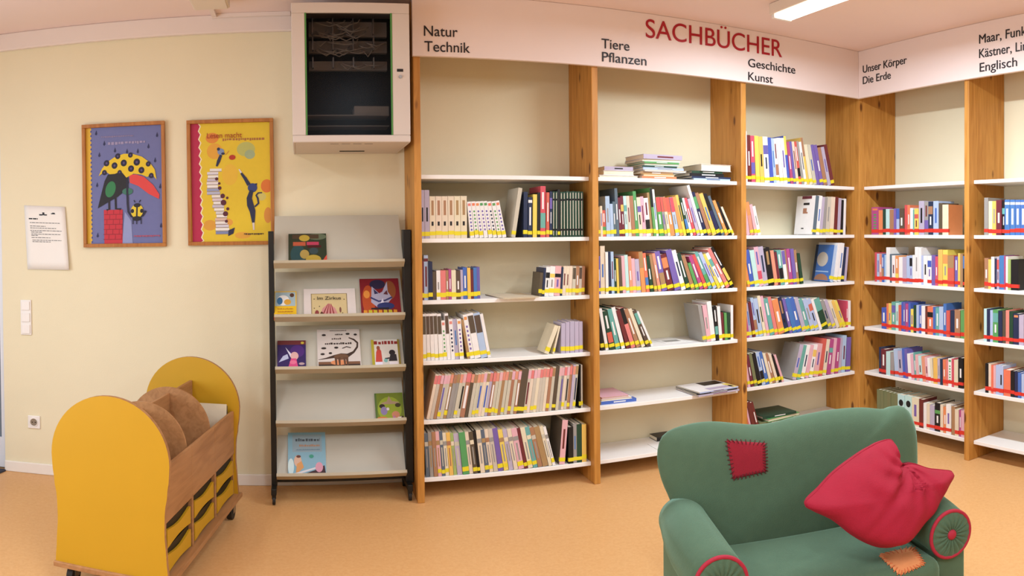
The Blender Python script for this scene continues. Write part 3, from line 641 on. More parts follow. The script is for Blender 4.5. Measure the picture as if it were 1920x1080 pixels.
def art_cat(a):
    r = random.Random(8)
    a.poly([(60, 60), (760, 60), (760, 1010), (60, 1010)], '#e0bf2c')
    for x, y, rx, ry, c in ((260, 200, 50, 40, '#dd8a35'), (280, 300, 60, 60, '#e0a236'), (520, 290, 70, 55, '#b9b865'), (550, 330, 40, 35, '#9fae86'), (680, 570, 45, 50, '#d9762f'), (690, 790, 30, 60, '#d08a3a'), (380, 840, 45, 30, '#dd9a3d'), (250, 860, 50, 40, '#d79a36'), (400, 480, 60, 80, '#e3b637'), (640, 650, 35, 30, '#cdbf68'), (500, 940, 60, 25, '#dfa33a')):
        a.ell(x, y, rx, ry, c, 24)
    pts = [(90, 90), (150, 90)]
    for k in range(15):
        y = 110 + k * 62; x = 150 + 38 * (y - 90) / 895; pts += [(x + 12, y), (x - 2, y + 36)]
    pts += [(188, 985), (118, 985)]
    a.poly([(x + 9, y) for x, y in pts], '#efe3c0'); a.poly(pts, '#b5234a')
    a.squiggle(340, 660, 206, 20, '#a86a3a', r)
    for k, (x, w, c) in enumerate([(245, 90, '#e6dfd8'), (225, 85, '#d9d4dc'), (230, 80, '#e9e4e0'), (225, 84, '#c9c0cd'), (222, 90, '#e4dcdc'), (226, 82, '#efe9e4'), (224, 96, '#9ba3c4'), (225, 100, '#b4b6cd'),
                                   (262, 72, '#e6dfd8'), (268, 78, '#d9c7cf'), (275, 70, '#e9e4e0'), (268, 88, '#c9c0cd'), (282, 75, '#eee8e2'), (295, 78, '#d7d0cf'), (300, 80, '#efe9e4'), (290, 88, '#d9b9a8'), (292, 92, '#e6dfd8'), (296, 98, '#d2ccd6'), (294, 104, '#eee8e2'), (296, 108, '#7d88b0')]):
        y = 432 + k * 25; a.rect(x, x + w, y, y + 22, c); a.rect(x, x + w, y + 19, y + 23, '#8d7f86')
    for x, y, q in ((298, 510, 13), (318, 545, 10), (322, 580, 14), (345, 640, 18), (352, 690, 22), (385, 738, 12), (368, 775, 20), (380, 655, 10), (375, 832, 12)):
        a.ell(x, y, q, q, '#57202f', 10)
    a.poly([(392, 900), (440, 880), (430, 925), (390, 945)], '#272a45')
    a.line([(297, 415), (312, 375), (330, 330)], [14, 26, 20], '#2a2c4a'); a.ell(328, 305, 26, 24, '#7f90b4'); a.ell(310, 285, 12, 12, '#2a2c4a'); a.ell(345, 320, 14, 9, '#2a2c4a')
    a.ell(416, 350, 25, 19, '#b4351f'); a.line([(365, 330), (390, 300)], 5, '#d08a3a')
    a.line([(485, 470), (515, 510), (545, 560)], [16, 24, 30], '#272c4c'); a.line([(468, 440), (486, 468)], [8, 14], '#d8d2d8')
    a.ell(572, 582, 36, 34, '#31407a', 18); a.poly([(540, 560), (546, 545), (560, 556)], '#272c4c'); a.poly([(588, 552), (608, 548), (604, 570)], '#272c4c')
    a.line([(566, 600), (548, 660), (556, 710), (574, 760), (578, 810), (580, 850)], [28, 40, 50, 44, 30, 18], '#262a48'); a.line([(580, 845), (584, 900)], [16, 12], '#d8c9c0')
    a.line([(590, 725), (618, 700), (612, 660), (600, 640), (615, 622), (645, 620)], [12, 14, 14, 13, 11, 8], '#272c4c')
    a.squiggle(510, 660, 925, 13, '#4d3a2a', r)
p1 = poster([(147, 231), (304, 230), (316, 463), (162, 463)], 'framed poster of a black bird under a yellow spotted umbrella', ((95, 150), (680, 715), (110, 1000)), art_bird)
p2 = poster([(346, 225), (511.5, 222), (516, 459), (356, 460)], 'framed yellow poster of a dark cat and a tall pile of books', ((90, 115), (700, 715), (90, 985)), art_cat)
text('lettering', 'Lesen macht', p2, mat('print_a3341f', '#a3341f', 0.5, 0), None, (-0.125, -0.0135, 0.245), (1, 0, 0), 0.042, 0.19, 0.0002)

# notice sheet, light switch, socket
P = [on_y(x, y, YW - 0.004) for x, y in ((45, 385), (122, 388), (131, 506), (52, 505))]
nt_ = empty('notice_sheet', (P[0].x, YW - 0.001, (P[0].z + P[3].z) / 2), 0, 'white printed sheet of paper stuck on the cream wall above the light switch', 'notice')
O = nt_.location
nm_ = MB(); N = 8; vs = []
for j in range(N + 1):
    for i in range(N + 1):
        u, v = i / N, j / N
        p = (P[0] * (1 - u) + P[1] * u) * (1 - v) + (P[3] * (1 - u) + P[2] * u) * v
        vs.append((p.x - O.x, -0.002 - 0.012 * (u ** 3) * (0.3 + 0.7 * v) - 0.004 * v * v, p.z - O.z))
nm_.add(vs, [(j * (N + 1) + i, (j + 1) * (N + 1) + i, (j + 1) * (N + 1) + i + 1, j * (N + 1) + i + 1) for j in range(N) for i in range(N)])
sh = nm_.build('sheet', M_PAPER, nt_, smooth=True); sm = sh.modifiers.new('thick', 'SOLIDIFY'); sm.thickness = 0.0006
pr = MB(); r9 = random.Random(2)
def on_sheet(u, v):
    p = (P[0] * (1 - u) + P[1] * u) * (1 - v) + (P[3] * (1 - u) + P[2] * u) * v
    return (p.x - O.x, -0.0034 - 0.012 * (u ** 3) * (0.3 + 0.7 * v) - 0.004 * v * v, p.z - O.z)
def strip(u0, u1, v0, v1):
    n = 5; q = []
    for k in range(n + 1): q += [on_sheet(u0 + (u1 - u0) * k / n, v0), on_sheet(u0 + (u1 - u0) * k / n, v1)]
    pr.add(q, [(2 * k, 2 * k + 1, 2 * k + 3, 2 * k + 2) for k in range(n)])
for u0, u1, v in ((0.1, 0.32, 0.195), (0.12, 0.85, 0.262), (0.12, 0.5, 0.315), (0.12, 0.75, 0.345), (0.12, 0.88, 0.385), (0.14, 0.4, 0.41), (0.14, 0.86, 0.44), (0.14, 0.3, 0.462), (0.14, 0.6, 0.495), (0.16, 0.86, 0.535), (0.16, 0.6, 0.56)):
    u = u0
    while u < u1:
        w = r9.uniform(0.03, 0.09); strip(u, min(u + w, u1), v, v + 0.008 if v > 0.2 else v + 0.02); u += w + 0.014
for u, v, w, h in ((0.36, 0.13, 0.08, 0.02), (0.44, 0.10, 0.05, 0.045), (0.48, 0.13, 0.07, 0.018), (0.65, 0.11, 0.10, 0.014), (0.68, 0.10, 0.06, 0.02)): strip(u, u + w, v, v + h)
pr.build('printed_lines', M_INK, nt_)
a = on_y(39, 562, YW); b = on_y(60, 628, YW); sw = empty('light_switch', ((a.x + b.x) / 2, YW, (a.z + b.z) / 2), 0, 'white light switch panel of three units beside the door', 'light switch')
w2, h2 = (b.x - a.x) / 2, (a.z - b.z) / 2
MB().box(-w2, w2, -0.009, 0, -h2, h2).build('switch_plate', M_PLASTIC, sw, bevel=0.003)
for k in range(3): MB().box(-w2 * 0.78, w2 * 0.78, -0.015, -0.009, -h2 + 2 * h2 * k / 3 + 0.008, -h2 + 2 * h2 * (k + 1) / 3 - 0.008).build('rocker', M_PLASTIC, sw, bevel=0.003)
a = on_y(53, 779, YW); b = on_y(76, 803, YW); so = empty('wall_socket', ((a.x + b.x) / 2, YW, (a.z + b.z) / 2), 0, 'white square wall socket low on the cream wall', 'socket')
w2 = (b.x - a.x) / 2
MB().box(-w2, w2, -0.009, 0, -w2, w2).build('socket_plate', M_PLASTIC, so, bevel=0.003)
ring = MB().tube([(0.024 * math.cos(t), -0.010, 0.024 * math.sin(t)) for t in [k * math.pi / 12 for k in range(24)]], 0.003, 8, closed=True); ring.build('socket_rim', M_PLASTIC, so, smooth=True)
MB().prism([(0.021 * math.cos(t), -0.0096, 0.021 * math.sin(t)) for t in [k * math.pi / 10 for k in range(20)]], (0, 0.0006, 0)).build('socket_well', M_CHROME, so)
hl = MB(); [hl.box(sx * 0.0095 - 0.003, sx * 0.0095 + 0.003, -0.0102, -0.0095, -0.003, 0.003) for sx in (-1, 1)]; hl.build('contact_hole', M_BLACK, so)

# ------------------------------------------------------------------ ceiling lamps and cable duct
def ceiling_lamp(x, y, label, L=1.30, W=0.13, lit=True):
    r = empty('ceiling_lamp', (x, y, CEIL), 0, label, 'ceiling lamp')
    MB().box(-W / 2, W / 2, -L / 2, L / 2, -0.062, -0.001).build('lamp_body', M_LAMPB, r, bevel=0.005)
    if lit: MB().box(-W / 2 + 0.012, W / 2 - 0.012, -L / 2 + 0.03, L / 2 - 0.03, -0.08, -0.062).build('diffuser', M_TUBE, r, bevel=0.004)
    else: MB().box(-W / 2 + 0.02, W / 2 - 0.02, -L / 2 + 0.02, L / 2 - 0.02, -0.075, -0.062).build('diffuser', M_PLASTIC, r, bevel=0.004)
    for s in (-1, 1): MB().box(-W / 2 + 0.006, W / 2 - 0.006, s * (L / 2 - 0.026) - 0.012, s * (L / 2 - 0.026) + 0.012, -0.083, -0.060).build('end_cap', M_PLASTIC, r, bevel=0.003)
    return r
LN = ['lit ceiling lamp above the green sofa', 'ceiling lamp overhead in the middle of the room', 'ceiling lamp overhead near the yellow book trolley', 'ceiling lamp overhead at the right of the camera', 'ceiling lamp behind the camera in the middle', 'ceiling lamp behind the camera at the window side']
for (x, y, _p), l in zip(LAMPS[:1], LN): ceiling_lamp(x, y + 0.1, l)
for (x, y, _p), l in zip(LAMPS[1:], LN[1:]): ceiling_lamp(x, y, l)
jb = empty('junction_box', (-0.43, 3.64, CEIL), 0, 'beige junction box on the ceiling left of the grey wall cabinet', 'junction box')
MB().box(-0.095, 0.09, -0.16, 0.12, -0.05, -0.001).build('box_body', M_LAMPB, jb, bevel=0.006)
MB().box(-0.085, 0.08, -0.15, 0.11, -0.056, -0.05).build('box_lid', M_LAMPB, jb, bevel=0.003)
cd = MB(); cd.box(-0.46, -0.435, 3.765, 4.0, CEIL - 0.02, CEIL - 0.001); cd.box(-0.46, -0.04, 4.0, 4.018, CEIL - 0.022, CEIL - 0.001)
tag(cd.build('cable_duct', M_COVE), 'thin cable duct along the ceiling edge towards the grey cabinet', 'cable duct')

# ------------------------------------------------------------------ grey wall cabinet with smoked glass door
cx0, cx1, cyf, cyb, cz0, cz1 = -0.032, 0.528, 3.56, YW - 0.002, 1.828, 2.50
nc = empty('network_cabinet', ((cx0 + cx1) / 2, cyb, cz0), 0, 'grey wall cabinet with smoked glass door, hung above the display rack', 'wall cabinet')
o_ = Vector(nc.location); w2 = (cx1 - cx0) / 2; dp = cyf - cyb; H = cz1 - cz0
bd = MB(); t = 0.012
bd.box(-w2, -w2 + t, dp, 0, 0.0, H); bd.box(w2 - t, w2, dp, 0, 0.0, H); bd.box(-w2 + t, w2 - t, dp, 0, H - t, H); bd.box(-w2 + t, w2 - t, dp, 0, 0, t); bd.box(-w2 + t, w2 - t, -t, 0, t, H - t)
bd.build('cabinet_body', M_GREY, nc, bevel=0.003)
g0 = on_y(571, 24, cyf - 0.02) - o_; g1 = on_y(737, 253, cyf - 0.02) - o_
dz0 = (on_y(560, 256, cyf - 0.02) - o_).z
fr = MB(); y0, y1 = dp - 0.022, dp - 0.001
fr.box(-w2, g0.x, y0, y1, g1.z, g0.z); fr.box(g1.x, w2, y0, y1, g1.z, g0.z); fr.box(-w2, w2, y0, y1, g0.z, H)
dfr = fr.build('door_frame', M_GREY, nc, bevel=0.003)
MB().box(-w2, w2, y0 - 0.004, y1, 0.0, g1.z).build('lower_trim', M_GREY, nc, bevel=0.006)
sl = MB(); [sl.box(-0.10 + k * 0.055, -0.06 + k * 0.055, dp + 0.04, dp + 0.046, -0.0008, 0.0) for k in range(4)]; sl.build('vent_slot', M_DARK, nc)
MB().box(-0.04, 0.09, dp + 0.34, dp + 0.36, -0.003, 0.0).build('cable_slot', M_DARK, nc)
for s, x in ((1, g0.x), (-1, g1.x)): MB().box(min(x, x + s * 0.007), max(x, x + s * 0.007), y0 - 0.001, y1, g1.z, g0.z).build('green_seal', M_GTRIM, nc)
MB().box(g0.x + 0.007, g1.x - 0.007, y0 + 0.008, y0 + 0.012, g1.z, g0.z).build('door_glass', M_DGLASS, nc)
MB().box(g1.x + 0.022, g1.x + 0.052, y0 - 0.001, y0 + 0.001, (g0.z + g1.z) / 2 + 0.012, (g0.z + g1.z) / 2 + 0.026).build('badge', M_INK, nc)
MB().tube([(g1.x + 0.038, y0 - 0.006, (g0.z + g1.z) / 2 - 0.012), (g1.x + 0.038, y0 + 0.002, (g0.z + g1.z) / 2 - 0.012)], 0.008, 14).build('lock', M_CHROME, nc)
M_PP = mat('patch_panel_grey', '#a7a19b', 0.5, 0.02); M_CAB = mat('grey_cable', '#b9b3ac', 0.55, 0); rr = random.Random(11)
MB().box(-w2 + t, w2 - t, dp + 0.20, dp + 0.21, t, H - t).build('rear_panel', M_DARK, nc)
def zc(y): return (on_y(655, y, cyf + 0.08) - o_).z
for ya, yb in ((40, 68), (76, 98), (114, 131)):
    pp = MB().box(g0.x + 0.02, g1.x - 0.012, dp + 0.09, dp + 0.12, zc(yb), zc(ya)).build('patch_panel', M_PP, nc)
    hk = MB()
    for k in range(5):
        x = g0.x + 0.035 + k * 0.098; hk.box(x, x + 0.006, dp + 0.055, dp + 0.09, zc(yb) + 0.006, zc(ya) + 0.012)
    hk.build('cable_ring', M_CHROME, pp)
    cb = MB()
    for k in range(15 if ya < 100 else 4):
        x = rr.uniform(g0.x + 0.03, g1.x - 0.1); z = rr.uniform(zc(yb), zc(ya)); x2 = x + rr.uniform(0.04, 0.16); x2 = min(x2, g1.x - 0.02)
        cb.tube([(x, dp + 0.088, z), (x + 0.01, dp + 0.06, z - 0.012), ((x + x2) / 2, dp + 0.055, z - rr.uniform(0.015, 0.04)), (x2 - 0.01, dp + 0.06, z - 0.01), (x2, dp + 0.088, z + rr.uniform(-0.01, 0.02))], 0.0028, 6)
    cb.build('patch_cable', M_CAB, pp, smooth=True)
MB().box(g0.x + 0.235, g1.x - 0.008, dp + 0.06, dp + 0.19, zc(218), zc(200)).build('network_switch', M_PP, nc, bevel=0.002)
for yy in (217, 237): MB().box(g0.x + 0.01, g1.x - 0.01, dp + 0.05, dp + 0.19, zc(yy + 1.5), zc(yy)).build('equipment_shelf', M_PP, nc)

# ------------------------------------------------------------------ display rack with sloping tiers
RX0, RX1 = -0.138, 0.522
rk = empty('display_rack', (0.2, 3.86, 0), 0, 'grey metal book display rack of five sloping tiers on casters', 'display rack')
ro = Vector(rk.location)
PHI = math.atan2(0.20, 0.283); dv = Vector((0, math.sin(PHI), math.cos(PHI))); nv = Vector((0, -math.cos(PHI), math.sin(PHI)))
TIERS = []
for zl, ztp in ((1.204, 1.487), (0.928, 1.185), (0.660, 0.896), (0.383, 0.605), (0.111, 0.313)):
    pb = Vector((0, 3.785, zl + 0.012)); L = (ztp - zl - 0.012) / math.cos(PHI)
    TIERS.append((pb, L))
    m = MB(); c = pb + dv * L / 2 - nv * 0.002 - Vector((0, ro.y, 0)); cxm = (RX0 + RX1) / 2 - ro.x; hw = (RX1 - RX0) / 2
    m.obox((cxm, c.y, c.z), (hw, 0, 0), dv * (L / 2), nv * 0.002)
    tier = m.build('tier_panel', M_METAL, rk)
    m = MB(); c = pb + nv * 0.024 - dv * 0.002 - Vector((0, ro.y, 0)); m.obox((cxm, c.y, c.z), (hw, 0, 0), dv * 0.002, nv * 0.026)
    c = pb + nv * 0.049 + dv * 0.005 - Vector((0, ro.y, 0)); m.obox((cxm, c.y, c.z), (hw, 0, 0), dv * 0.007, nv * 0.0015)
    m.build('ledge', M_METALEDGE, tier)
    br = MB()
    for s in (-1, 1):
        x = RX0 + 0.002 if s < 0 else RX1 - 0.002
        q = [pb + dv * 0.02 - nv * 0.004, pb + dv * L * 0.55 - nv * 0.004, Vector((0, 3.87, (pb + dv * L * 0.35).z - 0.05))]
        br.prism([(x - ro.x - 0.001, p.y - ro.y, p.z) for p in q], (0.002, 0, 0))
    br.build('bracket', M_METAL, tier)
for s, x in ((-1, RX0 - 0.028), (1, RX1 + 0.001)):
    x -= ro.x
    MB().box(x, x + 0.027 + (0.012 if s > 0 else 0), 3.80 - ro.y, 3.87 - ro.y, 0.075, 1.405).build('post', M_BLACK, rk, bevel=0.002)
    MB().box(x, x + 0.027, 3.735 - ro.y, 3.99 - ro.y, 0.052, 0.085).build('foot', M_BLACK, rk, bevel=0.003)
    for y in (3.755, 3.975):
        cs = MB().box(x + 0.003, x + 0.024, y - ro.y - 0.014, y - ro.y + 0.014, 0.030, 0.052).build('caster', M_BLACK, rk, bevel=0.002)
        MB().tube([(x + 0.006, y - ro.y, 0.0225), (x + 0.021, y - ro.y, 0.0225)], 0.0224, 16).build('wheel', M_RUB, cs)
MB().box(RX0 - ro.x, RX1 - ro.x, 3.865 - ro.y, 3.885 - ro.y, 0.078, 0.100).build('crossbar', M_BLACK, rk)

def rack_book(tier, px0, px1, py0, py1, label, cover, draw, thick=0.009, edge=None):
    pb, L = TIERS[tier]; p0 = pb + nv * 0.001
    a = on_plane(px0, py1, p0, nv); b = on_plane(px1, py1, p0, nv); c = on_plane((px0 + px1) / 2, py0, p0, nv)
    w = b.x - a.x; h = max(0.05, (c - pb).dot(dv) - 0.001)
    o = MB().box(0, w, -thick, 0, 0, h).build('picture_book', mat('print_' + cover.lstrip('#'), cover, 0.4, 0.02, 40), bevel=0.0008, seg=1)
    tag(o, label, 'picture book', 'picture books on the display rack')
    o.location = (a.x, 0, 0); pos = pb + nv * 0.0012 + dv * 0.001; o.location = (a.x, pos.y, pos.z); o.rotation_euler = (-PHI, 0, 0)
    MB().box(0.001, w + 0.0006, -thick + 0.0016, -0.0016, 0.0008, h + 0.0005).build('page_block', M_PAGES, o)
    ar = Art(); draw(ar)
    ar.build('cover_print', o, conv=lambda p: (p[0] * w, p[1] - thick - 0.0001, p[2] * h))
    return o, w, h, thick
def ck_dark(a):
    a.rect(0, 1, 0, 1, '#2a3524'); a.ell(0.25, 0.35, 0.2, 0.3, '#24474a'); a.ell(0.75, 0.9, 0.25, 0.1, '#5f6b52'); a.rect(0.1, 0.8, 0.84, 0.97, '#4b3a28')
    a.ell(0.42, 0.86, 0.14, 0.1, '#b49a3a'); a.rect(0.12, 0.45, 0.62, 0.74, '#b5573a'); a.rect(0.48, 0.8, 0.64, 0.74, '#b23b57'); a.rect(0.5, 0.86, 0.56, 0.63, '#4a1018')
    a.ell(0.42, 0.36, 0.12, 0.14, '#a98f4a'); a.ell(0.65, 0.2, 0.2, 0.14, '#b59a3c'); a.ell(0.66, 0.46, 0.12, 0.1, '#33464a'); a.ell(0.38, 0.1, 0.1, 0.06, '#a89b8a'); a.ell(0.08, 0.1, 0.07, 0.06, '#8d8f5a')
    a.poly([(0.8, 0.02), (1, 0.02), (1, 0.34)], '#cf4a38')
def ck_yellow(a):
    a.rect(0, 1, 0, 1, '#e3b41c'); a.rect(0.04, 0.96, 0.48, 0.97, '#9fb2b8'); a.ell(0.4, 0.68, 0.28, 0.18, '#e8e4de'); a.ell(0.25, 0.66, 0.13, 0.13, '#3a6f9a'); a.ell(0.6, 0.62, 0.16, 0.1, '#d8a03a'); a.ell(0.8, 0.86, 0.1, 0.07, '#5a3a2a')
    r = random.Random(1); [a.squiggle(0.15, 0.85, z, 0.05, '#b5741c', r) for z in (0.36, 0.26, 0.16)]; a.rect(0, 0.18, 0, 0.1, '#c8402a')
def ck_zirkus(a):
    a.rect(0, 1, 0, 1, '#d8cbc3'); a.rect(0.14, 0.84, 0.1, 0.84, '#8d7850'); a.rect(0.155, 0.825, 0.115, 0.825, '#cdb684')
    a.poly([(0.3, 0.12), (0.66, 0.12), (0.6, 0.36), (0.48, 0.52), (0.36, 0.36)], '#c98a84')
    for k in range(4): a.poly([(0.34 + 0.075 * k, 0.12), (0.37 + 0.075 * k, 0.12), (0.47 + 0.02 * k, 0.5), (0.46 + 0.02 * k, 0.5)], '#8f2f33')
    a.ell(0.25, 0.2, 0.04, 0.1, '#8c3b3a'); a.ell(0.34, 0.17, 0.03, 0.08, '#5d3326'); a.ell(0.7, 0.3, 0.02, 0.09, '#7a4a3c')
    for x, z in ((0.2, 0.66), (0.78, 0.64), (0.2, 0.36), (0.3, 0.42), (0.74, 0.2)): a.ell(x, z, 0.012, 0.02, '#6a5a3a', 8)
def ck_red(a):
    a.rect(0, 1, 0, 1, '#7d1620'); a.ell(0.2, 0.45, 0.16, 0.38, '#b0471f'); a.ell(0.16, 0.6, 0.08, 0.1, '#d98a3a'); a.ell(0.75, 0.7, 0.16, 0.24, '#8a4a26'); a.ell(0.45, 0.85, 0.2, 0.12, '#2b2240')
    a.poly([(0.3, 0.8), (0.48, 0.62), (0.56, 0.66), (0.7, 0.92), (0.7, 0.66), (0.8, 0.5), (0.62, 0.3), (0.4, 0.28), (0.26, 0.4)], '#a9a6bd')
    a.poly([(0.34, 0.74), (0.46, 0.62), (0.36, 0.6)], '#2a2c55'); a.poly([(0.58, 0.6), (0.68, 0.7), (0.7, 0.58)], '#5d2a30'); a.line([(0.25, 0.52), (0.45, 0.42), (0.62, 0.44), (0.8, 0.52)], 0.04, '#2f3468'); a.poly([(0.45, 0.3), (0.56, 0.5), (0.6, 0.3)], '#d8d4e4')
    a.ell(0.62, 0.3, 0.22, 0.09, '#27336a'); a.rect(0.25, 0.7, 0.22, 0.26, '#17141c')
    for k in range(7): a.poly([(0.05 + 0.125 * k, 0.06), (0.15 + 0.125 * k, 0.05), (0.145 + 0.125 * k, 0.2), (0.06 + 0.125 * k, 0.21)], '#c4b22a' if k % 3 else '#d9922a')
    a.ell(0.5, 0.03, 0.2, 0.02, '#2a1418')
def ck_purple(a):
    a.rect(0, 1, 0, 1, '#2f1d58'); a.rect(0, 1, 0.86, 1, '#6a2a2c'); a.ell(0.7, 0.65, 0.25, 0.2, '#4a2470'); a.poly([(0.05, 0.3), (0.4, 0.42), (0.35, 0.56), (0.2, 0.5)], '#b9bcd6'); a.poly([(0.28, 0.78), (0.55, 0.5), (0.46, 0.46)], '#d9d4e4')
    a.ell(0.6, 0.5, 0.14, 0.13, '#d9a9a4'); a.poly([(0.35, 0.04), (0.75, 0.04), (0.66, 0.42), (0.48, 0.42)], '#d4497e'); a.ell(0.55, 0.3, 0.12, 0.06, '#e0708f'); a.ell(0.85, 0.25, 0.1, 0.04, '#b99a9a'); a.ell(0.88, 0.92, 0.06, 0.04, '#c9b23a')
def ck_dino(a):
    r = random.Random(4)
    a.rect(0, 1, 0, 1, '#d3c6bd'); a.rect(0.02, 0.98, 0.02, 0.16, '#3a2a22'); a.rect(0.02, 0.98, 0.16, 0.22, '#7a5238'); a.ell(0.5, 0.2, 0.2, 0.06, '#d98a5a')
    a.line([(0.02, 0.27), (0.2, 0.3), (0.38, 0.34), (0.55, 0.35), (0.7, 0.36), (0.84, 0.44), (0.93, 0.56), (0.94, 0.66), (0.86, 0.74), (0.74, 0.79)], [0.01, 0.03, 0.07, 0.13, 0.09, 0.05, 0.045, 0.045, 0.04, 0.025], '#3f2a20')
    a.ell(0.55, 0.33, 0.17, 0.07, '#6b4a33')
    for x in (0.42, 0.5, 0.62, 0.68): a.line([(x, 0.32), (x + 0.01, 0.12)], [0.06, 0.035], '#5a3c2a')
    a.squiggle(0.18, 0.8, 0.63, 0.05, '#3a2d28', r); a.squiggle(0.34, 0.56, 0.75, 0.04, '#4a3a34', r); a.squiggle(0.3, 0.7, 0.955, 0.02, '#4a3a34', r); a.squiggle(0.42, 0.6, 0.855, 0.03, '#4a3a34', r)
    for x, z, rx in ((0.16, 0.86, 0.05), (0.72, 0.88, 0.05), (0.9, 0.86, 0.04), (0.15, 0.54, 0.06), (0.44, 0.55, 0.05), (0.12, 0.4, 0.05), (0.3, 0.42, 0.04)): a.ell(x, z, rx, 0.025, '#2f2622', 10)
    a.line([(0.58, 0.53), (0.68, 0.57), (0.78, 0.54)], 0.02, '#3a2d28')
def ck_school(a):
    a.rect(0, 1, 0, 1, '#d9d2c8'); a.rect(0, 0.1, 0, 1, '#b0a22c'); a.rect(0.93, 1, 0, 1, '#8d7a2a'); r = random.Random(6); a.squiggle(0.1, 0.95, 0.84, 0.12, '#8f2a26', r)
    a.poly([(0.12, 0.26), (0.36, 0.26), (0.34, 0.62), (0.24, 0.76), (0.16, 0.58)], '#c4473a'); a.ell(0.24, 0.72, 0.06, 0.07, '#9a5038'); a.ell(0.72, 0.56, 0.11, 0.09, '#231d22'); a.poly([(0.58, 0.28), (0.88, 0.28), (0.86, 0.5), (0.66, 0.52)], '#2a262c'); a.line([(0.45, 0.36), (0.64, 0.38)], 0.05, '#3a3438')
    a.rect(0.1, 0.36, 0.02, 0.26, '#eae2f0'); a.rect(0.6, 0.9, 0.02, 0.26, '#efe6e8'); a.rect(0.36, 0.62, 0.02, 0.12, '#6a8a3a'); a.ell(0.48, 0.3, 0.07, 0.06, '#7fb4ae')
def ck_green(a):
    a.rect(0, 1, 0, 1, '#6f7f1e'); a.rect(0, 0.06, 0, 1, '#4f6a2a'); a.ell(0.5, 0.45, 0.42, 0.42, '#93a52c'); a.poly([(0.2, 0.66), (0.42, 0.72), (0.5, 0.9), (0.6, 0.72), (0.86, 0.68), (0.78, 0.62), (0.28, 0.62)], '#a98f72')
    a.ell(0.24, 0.56, 0.1, 0.07, '#2a2012'); a.ell(0.8, 0.58, 0.1, 0.07, '#38340f'); a.ell(0.3, 0.4, 0.12, 0.14, '#8a7aa4'); a.ell(0.44, 0.46, 0.05, 0.05, '#d8d0d0'); a.ell(0.22, 0.16, 0.18, 0.05, '#d07a3a'); a.ell(0.7, 0.26, 0.14, 0.12, '#d08a6a'); a.poly([(0.72, 0.03), (0.9, 0.04), (0.92, 0.2), (0.76, 0.18)], '#f0ded8'); a.ell(0.93, 0.12, 0.05, 0.1, '#3a1c14'); a.ell(0.64, 0.14, 0.05, 0.1, '#c07a9a')
def ck_blue(a):
    a.rect(0, 1, 0, 1, '#86b2c4'); a.rect(0.12, 0.9, 0.56, 0.95, '#93a9b4'); r = random.Random(9); a.squiggle(0.2, 0.85, 0.8, 0.07, '#4a5258', r); a.squiggle(0.3, 0.85, 0.68, 0.05, '#b88a66', r); a.squiggle(0.22, 0.85, 0.6, 0.02, '#5f7f94', r)
    a.ell(0.08, 0.24, 0.08, 0.18, '#cfe4e4'); a.ell(0.26, 0.36, 0.1, 0.13, '#dcb49a'); a.ell(0.28, 0.46, 0.06, 0.03, '#6b3a2a'); a.poly([(0.2, 0.06), (0.42, 0.22), (0.36, 0.36), (0.24, 0.3)], '#d99a5a'); a.poly([(0.2, 0.02), (1, 0.02), (0.96, 0.26), (0.72, 0.16)], '#3a1c22'); a.poly([(0.1, 0.03), (0.75, 0.19), (0.72, 0.22), (0.1, 0.08)], '#e0dcdf'); a.ell(0.82, 0.22, 0.1, 0.11, '#d99aac'); a.ell(0.62, 0.46, 0.06, 0.04, '#3f9a82')
rack_book(0, 541, 613, 440, 487, 'dark green picture book alone on the top tier of the rack', '#22301f', ck_dark)
rack_book(1, 514, 556, 548, 594, 'yellow and grey picture book at the left end of the second tier', '#d8a818', ck_yellow)
zb, zw, zh, ztk = rack_book(1, 570, 668, 543, 593, 'white landscape picture book titled Im Zirkus on the rack', '#d8cbc3', ck_zirkus)
text('cover_title', 'Im Zirkus', zb, M_INK, None, (zw * 0.26, -ztk - 0.006, zh * 0.62), (1, 0, 0), 0.028, zw * 0.46, 0.0002)
rack_book(1, 678, 753, 524, 593, 'square red picture book with yellow title letters on the rack', '#701018', ck_red)
rack_book(2, 520, 574, 640, 692, 'purple picture book with a pink figure on the third tier', '#2a1a4a', ck_purple)
rack_book(2, 596, 678, 619, 697, 'white picture book with a brown long-necked dinosaur on the rack', '#d8ccc4', ck_dino)
rack_book(2, 699, 753, 638, 697, 'picture book with red and black figures at tables, third tier', '#cfc8bc', ck_school)
rack_book(3, 706, 760, 738, 801, 'olive green picture book alone on the fourth tier', '#5f6f1e', ck_green)
rack_book(4, 540, 612, 812, 897, 'light blue picture book alone on the bottom tier', '#86b2c4', ck_blue)

# ------------------------------------------------------------------ yellow book trolley
TB = 0.034
tr = empty('book_trolley', (-0.721, 2.690, TB), math.radians(-10.5), 'yellow and brown children\'s book trolley on casters in front of the cream wall', 'book trolley')
TL, TWd = 0.975, 0.235
def hw(z):      # half width of the keyhole-shaped end panel at height z above its foot
    pts = [(0, 0.232), (0.08, 0.226), (0.17, 0.220), (0.25, 0.222), (0.32, 0.233), (0.385, 0.241), (0.425, 0.243)]
    for (a, b), (c, d) in zip(pts, pts[1:]):
        if z <= c: t = (z - a) / (c - a); t = t * t * (3 - 2 * t); return b + (d - b) * t
    return pts[-1][1]
def end_outline(z0, r=0.243, zc=0.425, scale=1.0, zfoot=0.0):
    zs = [zfoot + (zc - zfoot) * k / 14 for k in range(15)]
    R = [(hw(z) * scale, z0 + z) for z in zs]; arc = [(r * scale * math.cos(t), z0 + zc + r * scale * math.sin(t)) for t in [math.pi * k / 28 for k in range(1, 28)]]
    return R + arc + [(-x, z) for x, z in R[::-1]]
